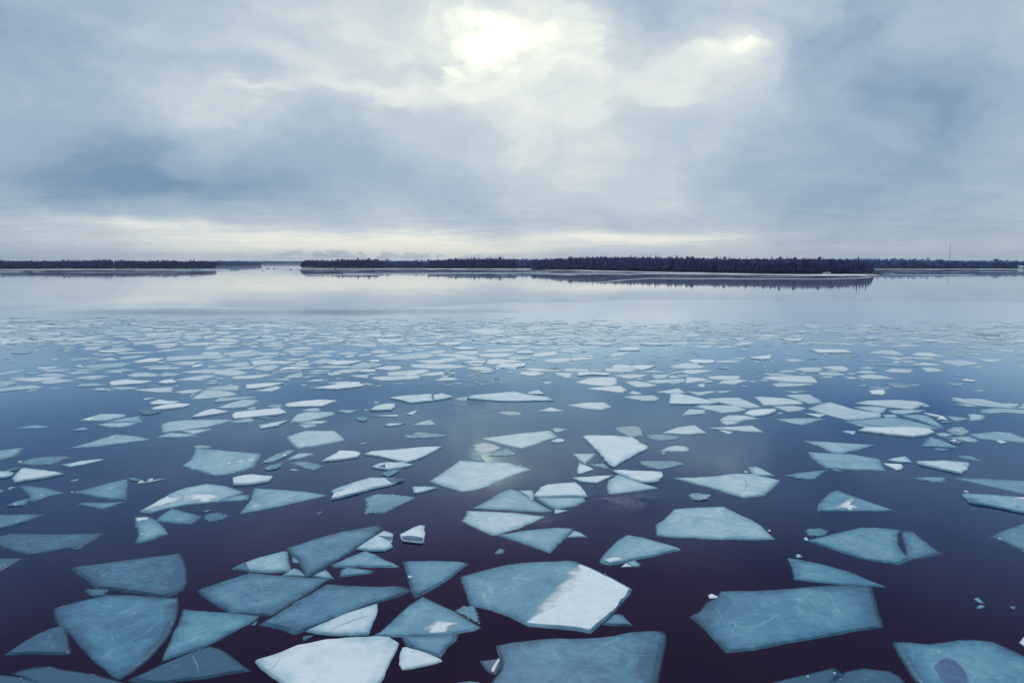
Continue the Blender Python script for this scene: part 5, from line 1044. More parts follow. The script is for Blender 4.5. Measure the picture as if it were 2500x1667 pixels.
# ------------------------------------------------------------------ islands, forests
def shore_pts(l, step):
    o = []
    for i in range(len(l) - 1):
        (x0, y0, h0), (x1, y1, h1) = l[i], l[i + 1]
        d = math.hypot(x1 - x0, y1 - y0)
        k = max(1, int(d / step))
        for j in range(k):
            t = j / k
            o.append((x0 + (x1 - x0) * t, y0 + (y1 - y0) * t, h0 + (h1 - h0) * t))
    o.append(l[-1])
    return o
def island(name, l, depth, label, white=True):
    sp = shore_pts(l, 6.0)
    v, f = [], []
    prof = [(-2.0, 0.0), (1.5, 0.45), (6, 0.9), (18, 1.4), (depth * 0.5, 2.2), (depth - 4, 1.0), (depth, 0.0)]
    for i, (x, y, h) in enumerate(sp):
        e = min(1, i / 4, (len(sp) - 1 - i) / 4)
        r = math.hypot(x, y)
        ux, uy = x / r, y / r
        jit = 1.6 * mn.noise(Vector((x * 0.07, y * 0.07, 1)))
        for (dd, z) in prof:
            q = dd * (0.15 + 0.85 * e) + jit
            v.append((x + ux * q, y + uy * q, -0.05 + z * (0.3 + 0.7 * e) + (0.3 * mn.noise(Vector((x * 0.2, dd, 4))) if z else 0)))
    k = len(prof)
    for i in range(len(sp) - 1):
        for j in range(k - 1):
            a = i * k + j
            f.append((a, a + k, a + k + 1, a + 1))
    o = mkobj(name, v, f, M['ground'])
    tag(o, label, kind='structure')
    return o

def conifer_arrays(rng, kind=0):
    """one unit-high conifer or bare birch: vertices, faces, material index (0 needles, 1 bark, 2 birch)"""
    v, f, mi = [], [], []
    def cone(z0, z1, r, n, jag):
        b = len(v)
        v.append((0, 0, z1))
        a0 = rng.random() * 6.28
        for k in range(n):
            a = a0 + k * 6.2832 / n
            rr = r * (1 + jag * (rng.random() - 0.5) * 2)
            v.append((math.cos(a) * rr, math.sin(a) * rr, z0 + (rng.random() - 0.5) * 0.03))
        for k in range(n):
            f.append((b, b + 1 + k, b + 1 + (k + 1) % n)); mi.append(0)
    def stem(r0, r1, z1, m):
        b = len(v)
        for (z, r) in ((0, r0), (z1, r1)):
            for k in range(3):
                a = k * 2.094
                v.append((math.cos(a) * r, math.sin(a) * r, z))
        for k in range(3):
            f.append((b + k, b + (k + 1) % 3, b + 3 + (k + 1) % 3, b + 3 + k)); mi.append(m)
    if kind == 0:      # spruce
        stem(0.014, 0.004, 0.95, 1)
        low = rng.uniform(0.06, 0.22)
        tiers = 7
        R0 = rng.uniform(0.11, 0.17)
        for t in range(tiers):
            q = t / (tiers - 1)
            z0 = low + (0.86 - low) * q
            cone(z0, z0 + 0.20 * (1 - q * 0.45), R0 * (1 - q) ** 0.8 + 0.018, 6, 0.45)
    elif kind == 1:    # pine: bare stem, rounded ragged crown
        stem(0.016, 0.008, 0.8, 1)
        for t in range(6):
            a = rng.random() * 6.28; rr = rng.random() * 0.08
            z = rng.uniform(0.55, 0.88); b = len(v)
            s = rng.uniform(0.07, 0.13)
            cxx, cyy = math.cos(a) * rr, math.sin(a) * rr
            pts6 = [(s, 0, 0), (0, s, 0), (-s, 0, 0), (0, -s, 0), (0, 0, s * 1.0), (0, 0, -s * 0.5)]
            for p in pts6:
                v.append((cxx + p[0] * rng.uniform(.7, 1.2), cyy + p[1] * rng.uniform(.7, 1.2), z + p[2]))
            for k in range(4):
                f.append((b + k, b + (k + 1) % 4, b + 4)); mi.append(0)
                f.append((b + (k + 1) % 4, b + k, b + 5)); mi.append(0)
    else:              # leafless birch
        stem(0.010, 0.004, 0.9, 2)
        for t in range(9):
            z = rng.uniform(0.35, 0.85); a = rng.random() * 6.28; L = rng.uniform(0.08, 0.16); b = len(v)
            c, s = math.cos(a), math.sin(a)
            v.extend([(0, 0, z), (0, 0, z + 0.012), (c * L, s * L, z + L * 1.2)])
            f.append((b, b + 1, b + 2)); mi.append(2)
    return np.array(v, dtype=float), f, mi

class Wood:
    def __init__(s):
        s.V, s.F, s.MI, s.n = [], [], [], 0
    def add(s, arr, x, y, z, h, wdt, rot):
        v, f, mi = arr
        c, q = math.cos(rot), math.sin(rot)
        w = np.empty_like(v)
        w[:, 0] = x + (v[:, 0] * c - v[:, 1] * q) * h * wdt
        w[:, 1] = y + (v[:, 0] * q + v[:, 1] * c) * h * wdt
        w[:, 2] = z + v[:, 2] * h
        s.V.append(w)
        s.F += [tuple(i + s.n for i in ff) for ff in f]
        s.MI += mi
        s.n += len(v)
    def build(s, name, mats, parent=None):
        me = bpy.data.meshes.new(name)
        me.from_pydata(np.vstack(s.V).tolist(), [], s.F)
        for m in mats: me.materials.append(m)
        me.polygons.foreach_set('material_index', s.MI)
        o = bpy.data.objects.new(name, me)
        scene.collection.objects.link(o)
        if parent: o.parent = parent
        return o
trng = random.Random(11)
VAR = [[conifer_arrays(trng, k) for _ in range(7)] for k in range(3)]

def forest(l, rows, spacing, label, far=False, seed=1, mixk=(0.72, 0.2, 0.08), depth0=3.0):
    rng = random.Random(seed)
    wd = Wood()
    for r in range(rows):
        sp = shore_pts(l, spacing)
        for i, (x, y, h) in enumerate(sp):
            rad = math.hypot(x, y); ux, uy = x / rad, y / rad
            dd = depth0 + r * spacing * 1.5 + rng.uniform(-1, 1) * spacing * 0.6
            px = x + ux * dd - uy * rng.uniform(-.6, .6) * spacing
            py = y + uy * dd + ux * rng.uniform(-.6, .6) * spacing
            low = rng.random()
            vary = 0.78 + 0.14 * rng.random() + (0.20 * rng.random() if rng.random() < 0.10 else 0) + 0.08 * mn.noise(Vector((x * 0.04, seed, 0)))
            if r == 0 and low < 0.35: vary *= rng.uniform(0.3, 0.6)
            q = rng.random()
            k = 0 if q < mixk[0] else 1 if q < mixk[0] + mixk[1] else 2
            if r >= 2 and k == 2: k = 0
            wd.add(rng.choice(VAR[k]), px, py, 0.9 + 0.02 * dd, h * vary * (0.92 if k == 2 else 1), rng.uniform(1.2, 1.9) * (1.5 if far else 1), rng.random() * 6.28)
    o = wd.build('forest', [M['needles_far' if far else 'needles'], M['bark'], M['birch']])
    tag(o, label, 'forest', kind='stuff')
    return o

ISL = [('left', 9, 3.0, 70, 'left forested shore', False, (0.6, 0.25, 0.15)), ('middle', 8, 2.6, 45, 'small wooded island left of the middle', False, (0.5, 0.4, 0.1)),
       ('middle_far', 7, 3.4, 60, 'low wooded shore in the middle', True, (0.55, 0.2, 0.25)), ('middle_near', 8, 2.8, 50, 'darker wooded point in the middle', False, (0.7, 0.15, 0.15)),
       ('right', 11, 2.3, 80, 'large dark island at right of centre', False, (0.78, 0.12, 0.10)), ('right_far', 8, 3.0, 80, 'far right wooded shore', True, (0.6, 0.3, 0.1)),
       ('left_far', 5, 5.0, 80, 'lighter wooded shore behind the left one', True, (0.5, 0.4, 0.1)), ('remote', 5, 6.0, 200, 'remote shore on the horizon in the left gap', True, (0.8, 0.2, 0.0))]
for i, (k, rows, spc, dep, lab, far, mx) in enumerate(ISL):
    island('island_ground', SHORES[k], dep, 'low ground of the ' + lab)
    forest(SHORES[k], rows, spc, 'dense conifer wood on the ' + lab, far, 40 + i, mx)

# single spruces standing clear at the tip of the big island
tipx = [(2095, 17.5), (2103, 15.5), (2110, 14.5), (2117, 16.0), (2124, 12.0), (2128, 11.5), (2088, 15.0), (2133, 5.5)]
TL = ['second spruce group tree from the dense wood at the island tip, tall', 'spruce with a forked top between two taller ones at the island tip', 'slim spruce in the gap near the island tip',
      'tall pointed spruce standing third from the outer end of the island tip', 'short full spruce next to the outermost pair at the island tip', 'outermost well-grown spruce on the tip of the right island',
      'dark spruce joined to the dense wood at the island tip', 'tiny young spruce beyond the outermost spruce on the island tip']
for i, (sx, h) in enumerate(tipx):
    y = 592.0 + (i % 3) * 3.0
    x = (sx - 1250) / 1666.7 * y * 0.9933
    e = bpy.data.objects.new('spruce_tree', None)
    scene.collection.objects.link(e)
    e.location = (x, y, 0.5)
    tag(e, TL[i], 'spruce', 'spruces at the tip of the right island')
    arr = conifer_arrays(trng, 0)
    v, f, mi = arr
    v = v.copy() * h * 0.92
    v[:, 0] *= 1.2; v[:, 1] *= 1.2
    cf = [ff for ff, m in zip(f, mi) if m == 0]; tf = [ff for ff, m in zip(f, mi) if m == 1]
    mkobj('crown', v.tolist(), cf, M['needles'], e)
    mkobj('trunk', v[:6].tolist(), tf, M['bark'], e)

def blob_mesh(rx, ry, rz, seed, jag=0.35, seg=9, rings=5):
    v, f = [], []
    for j in range(rings):
        ph = math.pi / 2 * j / (rings - 1)
        for k in range(seg):
            a = k * 2 * math.pi / seg
            d = 1 + jag * mn.noise(Vector((math.cos(a) * 1.5 + seed * 3.3, math.sin(a) * 1.5, ph * 1.3)))
            v.append((rx * math.cos(ph) * math.cos(a) * d, ry * math.cos(ph) * math.sin(a) * d, rz * math.sin(ph) * d))
    for j in range(rings - 1):
        for k in range(seg):
            a, b = j * seg + k, j * seg + (k + 1) % seg
            f.append((a, b, b + seg, a + seg))
    return v, f
rg = random.Random(3)
for i, (x, y, r) in enumerate(MISC['rocks']):
    r *= 0.75
    v, f = blob_mesh(r * 1.4, r, r * 0.7, i)
    o = mkobj('boulder', v, f, M['rock'])
    o.location = (x, y, -0.1)
    side = 'right' if x > -290 and y > 900 else 'gap'
    if side == 'gap':
        tag(o, 'small dark boulder poking through the ice in the gap left of the middle island', 'boulder', 'boulders in the gap at left')
    else:
        tag(o, 'small dark boulder in the shore ice along the foot of the middle islands', 'boulder', 'boulders along the middle shore')
# rocks and brush lining the foot of the islands
for k, lab in (('right', 'dark stones and low brush along the foot of the large right island'), ('middle', 'dark stones along the foot of the small middle island'), ('middle_near', 'stones and brush at the foot of the wooded middle point'), ('left', 'stones and brush along the left shore')):
    V, Fc = [], []
    for (x, y, h) in shore_pts(SHORES[k], 3.2):
        if rg.random() < 0.72:
            r = rg.uniform(0.25, 1.1) * (1.5 if rg.random() < 0.12 else 1)
            v, f = blob_mesh(r * 1.5, r, r * 0.9, rg.random() * 50, 0.5, 6, 3)
            b = len(V); d = rg.uniform(-1.0, 1.6)
            V += [(x + a, y + c - d, z) for a, c, z in v]
            Fc += [tuple(q + b for q in ff) for ff in f]
    tag(mkobj('shore_stones', V, Fc, M['rock']), lab, 'stones', kind='stuff')
# point of bare rock running out from the island tip
v, f = blob_mesh(11, 5, 1.5, 8, 0.5, 14, 5)
o = mkobj('rock_spit', v, f, M['rock']); o.location = (311, 594, -0.1)
tag(o, 'low dark rocky spit running out from the tip of the right island', 'rock')
sx_, sy_ = MISC['snowrock']
v, f = blob_mesh(3.4, 2.0, 1.6, 4, 0.5, 10, 5)
o = mkobj('snowy_boulder', v, f, M['snow']); o.location = (sx_, sy_ - 8, 0)
tag(o, 'white snow-covered boulder on the shore ice before the right island', 'boulder')

# radio mast far behind the right shore
mx_, my_ = MISC['mast']
e = bpy.data.objects.new('radio_mast', None); scene.collection.objects.link(e); e.location = (mx_, my_, 2.0)
tag(e, 'very thin tall radio mast rising over the far right wood', 'mast')
H = 92.0
v, f = [], []
def bar(p, q, r):
    p, q = Vector(p), Vector(q)
    d = (q - p).normalized()
    a = d.orthogonal().normalized(); b = d.cross(a)
    s = len(v)
    for c in (p, q):
        for k in range(4):
            an = k * math.pi / 2
            v.append(tuple(c + (a * math.cos(an) + b * math.sin(an)) * r))
    for k in range(4):
        f.append((s + k, s + (k + 1) % 4, s + 4 + (k + 1) % 4, s + 4 + k))
for k in range(3):
    an = k * 2.094
    bar((math.cos(an) * 0.9, math.sin(an) * 0.9, 0), (math.cos(an) * 0.6, math.sin(an) * 0.6, H * 0.9), 0.22)
for z in range(0, int(H * 0.9), 4):
    for k in range(3):
        a1_, a2_ = k * 2.094, (k + 1) * 2.094
        bar((math.cos(a1_) * 0.85, math.sin(a1_) * 0.85, z), (math.cos(a2_) * 0.85, math.sin(a2_) * 0.85, z + 4), 0.12)
mkobj('lattice', v, f, M['steel'], e)
v, f = [], []
bar((0, 0, H * 0.9), (0, 0, H), 0.28)
mkobj('antenna', v, f, M['steel'], e)
v, f = [], []
for k in range(3):
    an = k * 2.094 + 0.4
    for z in (H * 0.45, H * 0.85):
        bar((math.cos(an) * 40, math.sin(an) * 40, 0), (0, 0, z), 0.04)
mkobj('guy_wire', v, f, M['steel'], e)
# a pale cabin on the far right shore
hx, hy = MISC['hut']
e = bpy.data.objects.new('cabin', None); scene.collection.objects.link(e); e.location = (hx, hy - 52, 0.3)
tag(e, 'small pale cabin at the water below the far right wood', 'cabin')
def box(x0, x1, y0, y1, z0, z1):
    v = [(x, y, z) for z in (z0, z1) for y in (y0, y1) for x in (x0, x1)]
    return v, [(0, 2, 3, 1), (4, 5, 7, 6), (0, 1, 5, 4), (2, 6, 7, 3), (0, 4, 6, 2), (1, 3, 7, 5)]
v, f = box(-3.5, 3.5, -2.5, 2.5, 0, 2.6); mkobj('wall', v, f, M['paint'], e)
v = [(-4, -3, 2.6), (4, -3, 2.6), (4, 0, 4.6), (-4, 0, 4.6), (4, 3, 2.6), (-4, 3, 2.6)]
mkobj('roof', v, [(0, 1, 2, 3), (3, 2, 4, 5), (0, 3, 5), (1, 4, 2)], M['roof'], e)
for x in (-2.2, 0.6):
    v, f = box(x, x + 1.3, -2.56, -2.5, 0.9, 2.0); mkobj('window', v, f, M['glass'], e)
v, f = box(2.3, 3.1, -2.56, -2.5, 0, 2.0); mkobj('door', v, f, M['bark'], e)

# ------------------------------------------------------------------ ice floes
def pole(poly):
    """rough centre of the largest inscribed circle"""
    xs = [p[0] for p in poly]; ys = [p[1] for p in poly]
    best = (None, -1)
    x0, x1, y0, y1 = min(xs), max(xs), min(ys), max(ys)
    n = len(poly)
    A = np.array(poly); Bq = np.roll(A, -1, 0); D = Bq - A
    L2 = (D ** 2).sum(1) + 1e-9
    for i in range(1, 14):
        for j in range(1, 14):
            p = np.array((x0 + (x1 - x0) * i / 14, y0 + (y1 - y0) * j / 14))
            ins = False
            for a, b in zip(poly, list(poly[1:]) + [poly[0]]):
                if (a[1] > p[1]) != (b[1] > p[1]) and p[0] < (b[0] - a[0]) * (p[1] - a[1]) / (b[1] - a[1]) + a[0]:
                    ins = not ins
            if not ins: continue
            t = np.clip(((p - A) * D).sum(1) / L2, 0, 1)
            d = np.sqrt((((A + D * t[:, None]) - p) ** 2).sum(1)).min()
            if d > best[1]: best = (p, d)
    if best[0] is None:
        return (sum(xs) / n, sum(ys) / n), 0.05
    return (float(best[0][0]), float(best[0][1])), float(best[1])

def rough_outline(poly, seg, jag, seed):
    out = []
    n = len(poly)
    for i in range(n):
        a, b = poly[i], poly[(i + 1) % n]
        L = math.hypot(b[0] - a[0], b[1] - a[1])
        k = max(1, min(26, int(L / seg)))
        nx, ny = (b[1] - a[1]) / (L + 1e-6), -(b[0] - a[0]) / (L + 1e-6)
        for j in range(k):
            t = j / k
            x = a[0] + (b[0] - a[0]) * t; y = a[1] + (b[1] - a[1]) * t
            am = jag * min(1.0, L * 0.6) * (math.sin(math.pi * t) ** 0.4 if j else 0.0)
            d = am * (mn.noise(Vector((x * 2.2, y * 2.2, seed))) + 0.6 * mn.noise(Vector((x * 6.5, y * 6.5, seed + 9))))
            out.append((x + nx * d, y + ny * d))
    return out

def slab_geo(poly, kind, tone, seed, zt, detail=True):
    """thin plate of ice: wall below the waterline, bevel, rings inwards, cap"""
    (cx, cy), r = pole(poly)
    zt = min(zt, max(0.004, r * 0.16))
    dist = math.hypot(cx, cy)
    if detail:
        o = rough_outline(poly, max(0.10, dist * 0.006), {'p': 0.045, 's': 0.06, 'g': 0.10, 'w': 0.07}[kind] * (0.6 + dist / 50), seed)
    else:
        o = poly
    n = len(o)
    skirt = detail and kind == 'p'
    W_ = {'p': 0.52, 's': 0.45, 'g': 0.45, 'w': 0.22}[kind] * (1.05 - 0.6 * min(dist, 70) / 70)
    ins = [(0.0, -0.06, 0.0), (0.0, 0.004 if kind != 's' else zt * 0.55, 0.0), (min(0.03, r * 0.08), zt, 0.10)]
    if detail:
        ins += [(min(W_ * 0.4, r * 0.30), zt, 0.40), (min(W_ * 0.75, r * 0.55), zt, 0.75), (min(W_, r * 0.8), zt, 1.0)]
    else:
        ins += [(min(W_, r * 0.6), zt, 1.0)]
    v, f, rim = [], [], []
    if skirt:      # ice foot just under the surface, thinning away outwards
        ins = [(-min(0.08, r * 0.25), 0.0015, -1.0), (-min(0.05, r * 0.15), 0.003, -0.35), (0.0, 0.006, 0.0)] + ins[2:]
    for d, z, rv in ins:
        k = 1 - d / max(r, 1e-3)
        for (x, y) in o:
            v.append((cx + (x - cx) * k, cy + (y - cy) * k, z))
            rim.append(rv)
    m = len(ins)
    for q in range(m - 1):
        for i in range(n):
            j = (i + 1) % n
            f.append((q * n + i, q * n + j, (q + 1) * n + j, (q + 1) * n + i))
    # cap fan towards the centre keeps the surface flat and the faces small
    v.append((cx, cy, zt)); rim.append(1.0)
    for i in range(n):
        f.append(((m - 1) * n + i, (m - 1) * n + (i + 1) % n, m * n))
    return v, f, rim

def area2(p):
    return sum(p[i][0] * p[(i + 1) % len(p)][1] - p[(i + 1) % len(p)][0] * p[i][1] for i in range(len(p)))
def parse(s):
    parts = s.split('|')
    kind, tone = parts[0][0], int(parts[0][1:])
    poly = [tuple(float(c) / 100 for c in q.split(',')) for q in parts[1].split()]
    if area2(poly) < 0: poly = poly[::-1]
    ch = []
    for c in parts[2:]:
        q = c.split()
        ch.append((q[0], [tuple(float(a) / 100 for a in p.split(',')) for p in q[1:] if ',' in p], float(q[-1]) / 100 if ',' not in q[-1] else 0))
    return kind, tone, poly, ch

def strip_geo(pts, w, z, seed):
    v, f = [], []
    q = []
    for i in range(len(pts) - 1):
        k = max(2, int(math.dist(pts[i], pts[i + 1]) / 0.16))
        for j in range(k):
            t = j / k
            q.append((pts[i][0] * (1 - t) + pts[i + 1][0] * t, pts[i][1] * (1 - t) + pts[i + 1][1] * t))
    q.append(pts[-1])
    m = len(q)
    for i, (x, y) in enumerate(q):
        a, b = q[max(0, i - 1)], q[min(m - 1, i + 1)]
        L = math.dist(a, b) + 1e-6
        nx, ny = -(b[1] - a[1]) / L, (b[0] - a[0]) / L
        d = 0.05 * mn.noise(Vector((x * 2.5, y * 2.5, seed)))
        ww = w * (0.5 + 0.9 * abs(mn.noise(Vector((x * 3, y * 3, seed + 5))))) * min(1, 0.15 + min(i, m - 1 - i) / 3)
        v += [(x + nx * (d - ww), y + ny * (d - ww), z), (x + nx * d, y + ny * d, z + 0.004), (x + nx * (d + ww), y + ny * (d + ww), z)]
    for i in range(m - 1):
        for k in range(2):
            a = i * 3 + k
            f.append((a, a + 3, a + 4, a + 1))
    return v, f

def edge_dist(p, poly):
    best = 1e9
    for i in range(len(poly)):
        a, b = poly[i], poly[(i + 1) % len(poly)]
        dx_, dy_ = b[0] - a[0], b[1] - a[1]
        t_ = max(0, min(1, ((p[0] - a[0]) * dx_ + (p[1] - a[1]) * dy_) / (dx_ * dx_ + dy_ * dy_ + 1e-9)))
        best = min(best, math.hypot(a[0] + dx_ * t_ - p[0], a[1] + dy_ * t_ - p[1]))
    return best
KN = {'p': 'ice_floe', 's': 'snowy_ice_floe', 'g': 'slush_patch', 'w': 'glassy_ice_floe'}
KC = {'p': 'ice floe', 's': 'ice floe', 'g': 'slush', 'w': 'ice floe'}
CELLS = []
def ztop(kind, i, cy):
    base = {'p': 0.016, 's': 0.055, 'g': 0.012, 'w': 0.010}[kind]
    return base + (i * 7 % 19) * 0.0017 + (0.0 if kind != 's' else 0.01)
for i, line in enumerate(FLOES.strip().split('\n')):
    lab, s = line.split('@')
    kind, tone, poly, ch = parse(s)
    zt = ztop(kind, i, 0)
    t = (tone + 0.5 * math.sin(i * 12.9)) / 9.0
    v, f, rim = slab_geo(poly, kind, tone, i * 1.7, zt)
    CELLS.append(poly)
    rr = (i * 0.61803) % 1.0
    at = {'rim': rim, 'tone': [t] * len(v), 'rnd': [rr] * len(v)}
    if not ch:
        o = mkobj(KN[kind], v, f, M[kind], None, at)
        tag(o, lab, KC[kind], {'g': 'slush patches among the floes'}.get(kind, 'ice floes drifting on the lake'))
        continue
    (cx, cy), r = pole(poly)
    e = bpy.data.objects.new(KN[kind], None)
    scene.collection.objects.link(e)
    e.location = (cx, cy, 0)
    tag(e, lab, KC[kind], {'g': 'slush patches among the floes'}.get(kind, 'ice floes drifting on the lake'))
    loc = lambda vs: [(a - cx, b - cy, c) for a, b, c in vs]
    mkobj('ice_slab', loc(v), f, M[kind], e, at)
    for j, (ck, ps, rad) in enumerate(ch):
        if ck == 'lump':
            vv, ff = blob_mesh(rad, rad * 1.3, rad * 0.75, i + j * 2.3, 0.6, 7, 4)
            x, y = ps[0]
            mkobj('snow_lump', [(a + x - cx, b + y - cy, c + zt - 0.005) for a, b, c in vv], ff, M['lump'], e)
        elif ck in ('snow', 'pool'):
            if area2(ps) < 0: ps = ps[::-1]
            big = len(ps) > 6 and abs(area2(ps)) > 4
            (sx, sy), sr = pole(ps)
            o_ = rough_outline(ps, 0.12, 0.08, j + i)
            n_ = len(o_)
            zz = zt + (0.028 if ck == 'snow' else 0.006)
            rings = [(0, zt + 0.003, 0.3), (min(0.12, sr * 0.3), zz, 0.55), (min(0.80, sr * 0.8), zz + 0.002, 1.2)]
            vv, ff, rm = [], [], []
            for d, z, rv in rings:
                k = 1 - d / sr
                for (x, y) in o_:
                    vv.append((sx + (x - sx) * k, sy + (y - sy) * k, z))
                    # snow runs right out to the floe's own broken side, and thins only where it ends on bare ice
                    rm.append(1.2 if ck == 'snow' and edge_dist((x, y), poly) < 0.16 else rv)
            for q in range(2):
                for a in range(n_):
                    b = (a + 1) % n_
                    ff.append((q * n_ + a, q * n_ + b, (q + 1) * n_ + b, (q + 1) * n_ + a))
            vv.append((sx, sy, rings[-1][1])); rm.append(1.0)
            for a in range(n_): ff.append((2 * n_ + a, 2 * n_ + (a + 1) % n_, 3 * n_))
            mkobj('snow_cover' if ck == 'snow' else 'thin_window', loc(vv), ff, M['patch' if ck == 'snow' else 'pool'], e, {'rim': rm})
        else:
            w = (0.016 if ck == 'crack' else 0.06) * (1 + math.hypot(cx, cy) / 60)
            vv, ff = strip_geo(ps, w, zt + 0.0015, i + j)
            mkobj('healed_crack' if ck == 'crack' else 'frost_ridge', loc(vv), ff, M['crack'], e)

# ------------------------------------------------------------------ the rest of the drifting ice: past counting
class Many:
    def __init__(s):
        s.V, s.F, s.rim, s.tone, s.rnd = [], [], [], [], []
    def add(s, v, f, rim, t, r):
        b = len(s.V)
        s.V += v; s.F += [tuple(q + b for q in ff) for ff in f]
        s.rim += rim; s.tone += [t] * len(v); s.rnd += [r] * len(v)
    def build(s, name, mat, label, cat):
        o = mkobj(name, s.V, s.F, mat, None, {'rim': s.rim, 'tone': s.tone, 'rnd': s.rnd})
        return tag(o, label, cat, kind='stuff')
small = {'p': Many(), 's': Many(), 'w': Many(), 'g': Many()}
for i, s in enumerate(SMALL.strip().split('\n')):
    kind, tone, poly, ch = parse(s)
    zt = ztop(kind, i + 5, 0)
    v, f, rim = slab_geo(poly, kind, tone, i, zt, False)
    small[kind].add(v, f, rim, (tone + 0.5 * math.sin(i * 7.7)) / 9, (i * 0.618) % 1)
    CELLS.append(poly)

boxes = [(min(p[0] for p in c), max(p[0] for p in c), min(p[1] for p in c), max(p[1] for p in c)) for c in CELLS]
BX = np.array(boxes)
fr = random.Random(77)
def px_to_world(sx, sy):
    # map picture position (2500 px wide) to the lake surface
    p = math.atan(193 / 1666.7)
    u = (sx - 1250) / 1666.7; v = -(sy - 833.5) / 1666.7
    yy = math.cos(p) + v * math.sin(p); zz = -math.sin(p) + v * math.cos(p)
    t = -10.0 / zz
    return u * t, yy * t
placed = []
def try_floe(x, y, a, b, rot, kind, tone, i, avoid=0.85):
    hw = max(abs(a * math.cos(rot)), abs(b * math.sin(rot))); hh = max(abs(a * math.sin(rot)), abs(b * math.cos(rot)))
    ov = (BX[:, 0] < x + hw * avoid) & (BX[:, 1] > x - hw * avoid) & (BX[:, 2] < y + hh * avoid) & (BX[:, 3] > y - hh * avoid)
    if ov.any(): return False
    n = fr.choice((3, 4, 4, 5, 5, 6))
    angs = sorted(fr.random() * 6.283 for _ in range(n))
    angs = [k * 6.283 / n + fr.uniform(-0.45, 0.45) for k in range(n)]
    pl = []
    for an in angs:
        rr = fr.uniform(0.75, 1.1)
        lx, ly = a * math.cos(an) * rr, b * math.sin(an) * rr
        pl.append((x + lx * math.cos(rot) - ly * math.sin(rot), y + lx * math.sin(rot) + ly * math.cos(rot)))
    zt = ztop(kind, i, 0)
    v, f, rim = slab_geo(pl, kind, tone, i, zt, False)
    small[kind].add(v, f, rim, tone / 9, fr.random())
    return True
cnt = 0
for i in range(5200):
    sx = fr.uniform(-150, 2650)
    # the belt is thick at left and thins out to the right; its far edge bends with the ice rim
    top = 772 if sx < 500 else 776 if sx < 1500 else 784
    sy = top + (fr.random() ** 0.8) * (842 - top)
    dens = 1.0 if sx < 900 else 0.7 if sx < 1500 else 0.36
    if sy < top + 10: dens *= 0.45
    if fr.random() > dens: continue
    x, y = px_to_world(sx, sy)
    a = fr.uniform(0.5, 1.7) * (1.5 if fr.random() < 0.1 else 1); b = a * fr.uniform(0.35, 0.9)
    right = sx > 1450 + 250 * (fr.random() - 0.5)
    k = fr.random()
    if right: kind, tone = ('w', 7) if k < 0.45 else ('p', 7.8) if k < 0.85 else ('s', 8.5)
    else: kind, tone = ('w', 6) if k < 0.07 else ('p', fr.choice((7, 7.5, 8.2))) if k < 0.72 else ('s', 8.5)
    if try_floe(x, y, a, b, fr.uniform(-0.35, 0.35), kind, tone, i, 0.55): cnt += 1
# slivers and bits in the gaps of the belt
for i in range(1500):
    sx = fr.uniform(-50, 2550); sy = 835 + (fr.random() ** 1.2) * 110
    if sx < 320 and sy > 860 and fr.random() < 0.85: continue
    if fr.random() > (0.9 if sx < 1700 else 0.5) * (1.0 if sy < 900 else 0.5): continue
    x, y = px_to_world(sx, sy)
    a = fr.uniform(0.12, 0.55); b = a * fr.uniform(0.4, 0.9)
    k = fr.random()
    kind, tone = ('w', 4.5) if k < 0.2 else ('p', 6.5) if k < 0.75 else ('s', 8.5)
    if try_floe(x, y, a, b, fr.uniform(-0.5, 0.5), kind, tone, i + 3, 0.9): cnt += 1
small['p'].build('distant_floes', M['p'], 'countless small pale floes filling the far part of the drift belt', 'ice floes')
small['s'].build('distant_snowy_floes', M['s'], 'countless small snow-white floes scattered through the far belt', 'ice floes')
small['w'].build('distant_glassy_floes', M['w'], 'countless thin dark-rimmed ice panes far out in the belt', 'ice floes')
if small['g'].V:
    small['g'].build('slush_scraps', M['g'], 'small scraps of granular slush among the floes', 'slush')

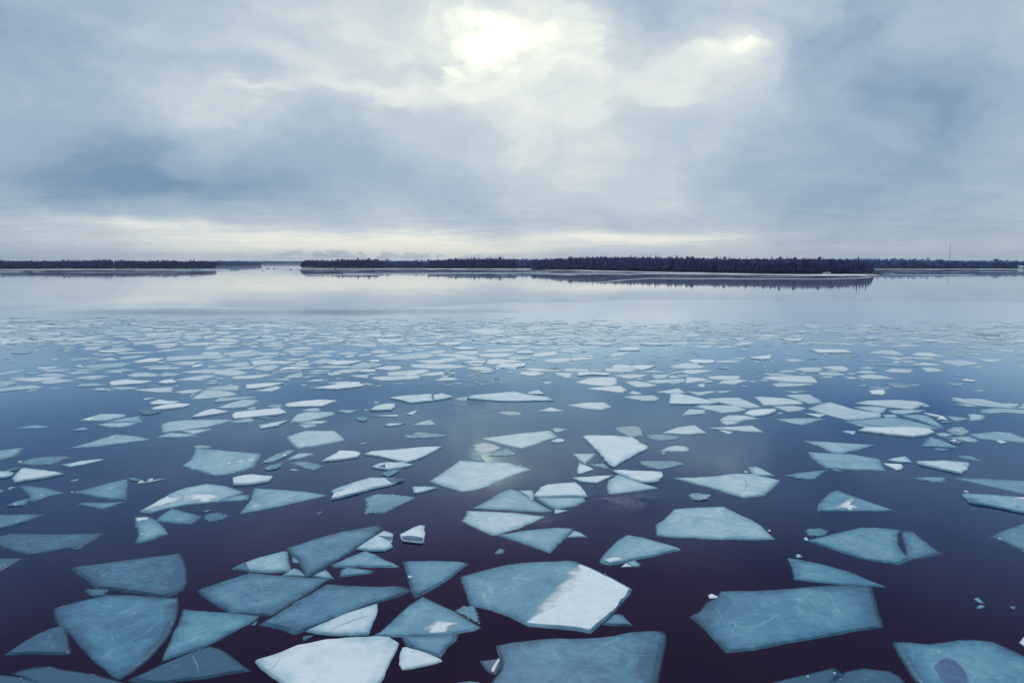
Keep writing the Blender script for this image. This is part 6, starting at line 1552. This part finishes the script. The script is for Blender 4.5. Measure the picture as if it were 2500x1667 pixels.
# crumbs of ice scattered on the near floes and along their sides
V, Fc = [], []
for i in range(620):
    poly = CELLS[fr.randrange(120, 300)]
    j = fr.randrange(len(poly))
    a, b = poly[j], poly[(j + 1) % len(poly)]
    t = fr.random(); x = a[0] * (1 - t) + b[0] * t; y = a[1] * (1 - t) + b[1] * t
    (cx, cy), r = (sum(p[0] for p in poly) / len(poly), sum(p[1] for p in poly) / len(poly)), 0
    k = fr.uniform(-0.03, 0.10) if fr.random() < 0.6 else fr.uniform(0, 0.8)
    x += (cx - x) * k; y += (cy - y) * k
    rad = fr.uniform(0.006, 0.018) * (1.6 if fr.random() < 0.06 else 1) * (0.5 + math.hypot(x, y) / 45)
    v, f = blob_mesh(rad * 1.5, rad, rad * 0.8, i, 0.5, 5, 3)
    c = len(V)
    V += [(x + q[0], y + q[1], q[2] + 0.012) for q in v]
    Fc += [tuple(q + c for q in ff) for ff in f]
tag(mkobj('ice_crumbs', V, Fc, M['lump']), 'tiny bright ice crumbs sprinkled on and around the near floes', 'ice crumbs', kind='stuff')
# white strips painted as waterline highlights along some near edges
V, Fc = [], []
for i in range(150, 300):
    poly = CELLS[i]
    for j in range(len(poly)):
        if fr.random() < 0.10:
            a, b = poly[j], poly[(j + 1) % len(poly)]
            t0 = fr.uniform(0, 0.5); t1 = t0 + fr.uniform(0.2, 0.5)
            p = (a[0] + (b[0] - a[0]) * t0, a[1] + (b[1] - a[1]) * t0); q = (a[0] + (b[0] - a[0]) * t1, a[1] + (b[1] - a[1]) * t1)
            if math.dist(p, q) < 0.15: continue
            v, f = strip_geo([p, q], 0.008 * (0.6 + math.hypot(*p) / 40), 0.03, i + j)
            c = len(V); V += v; Fc += [tuple(z + c for z in ff) for ff in f]
tag(mkobj('edge_highlights', V, Fc, M['lump']), 'thin white strips painted as highlights along the edges of the near floes', 'frost', kind='stuff')

# ------------------------------------------------------------------ air
HAZE = True
if HAZE:
    m, T = newmat('haze_air')
    pv = T.n('ShaderNodeVolumePrincipled', {'Color': (0.60, 0.78, 1.0, 1), 'Density': 0.00008, 'Anisotropy': 0.2})
    T.n('ShaderNodeOutputMaterial', {'Volume': pv.outputs[0]})
    v, f = box(-9000, 9000, -300, 7200, -1.5, 97.0)
    tag(mkobj('haze', v, f, m), 'thin bluish winter haze over the lake', kind='stuff')
#END
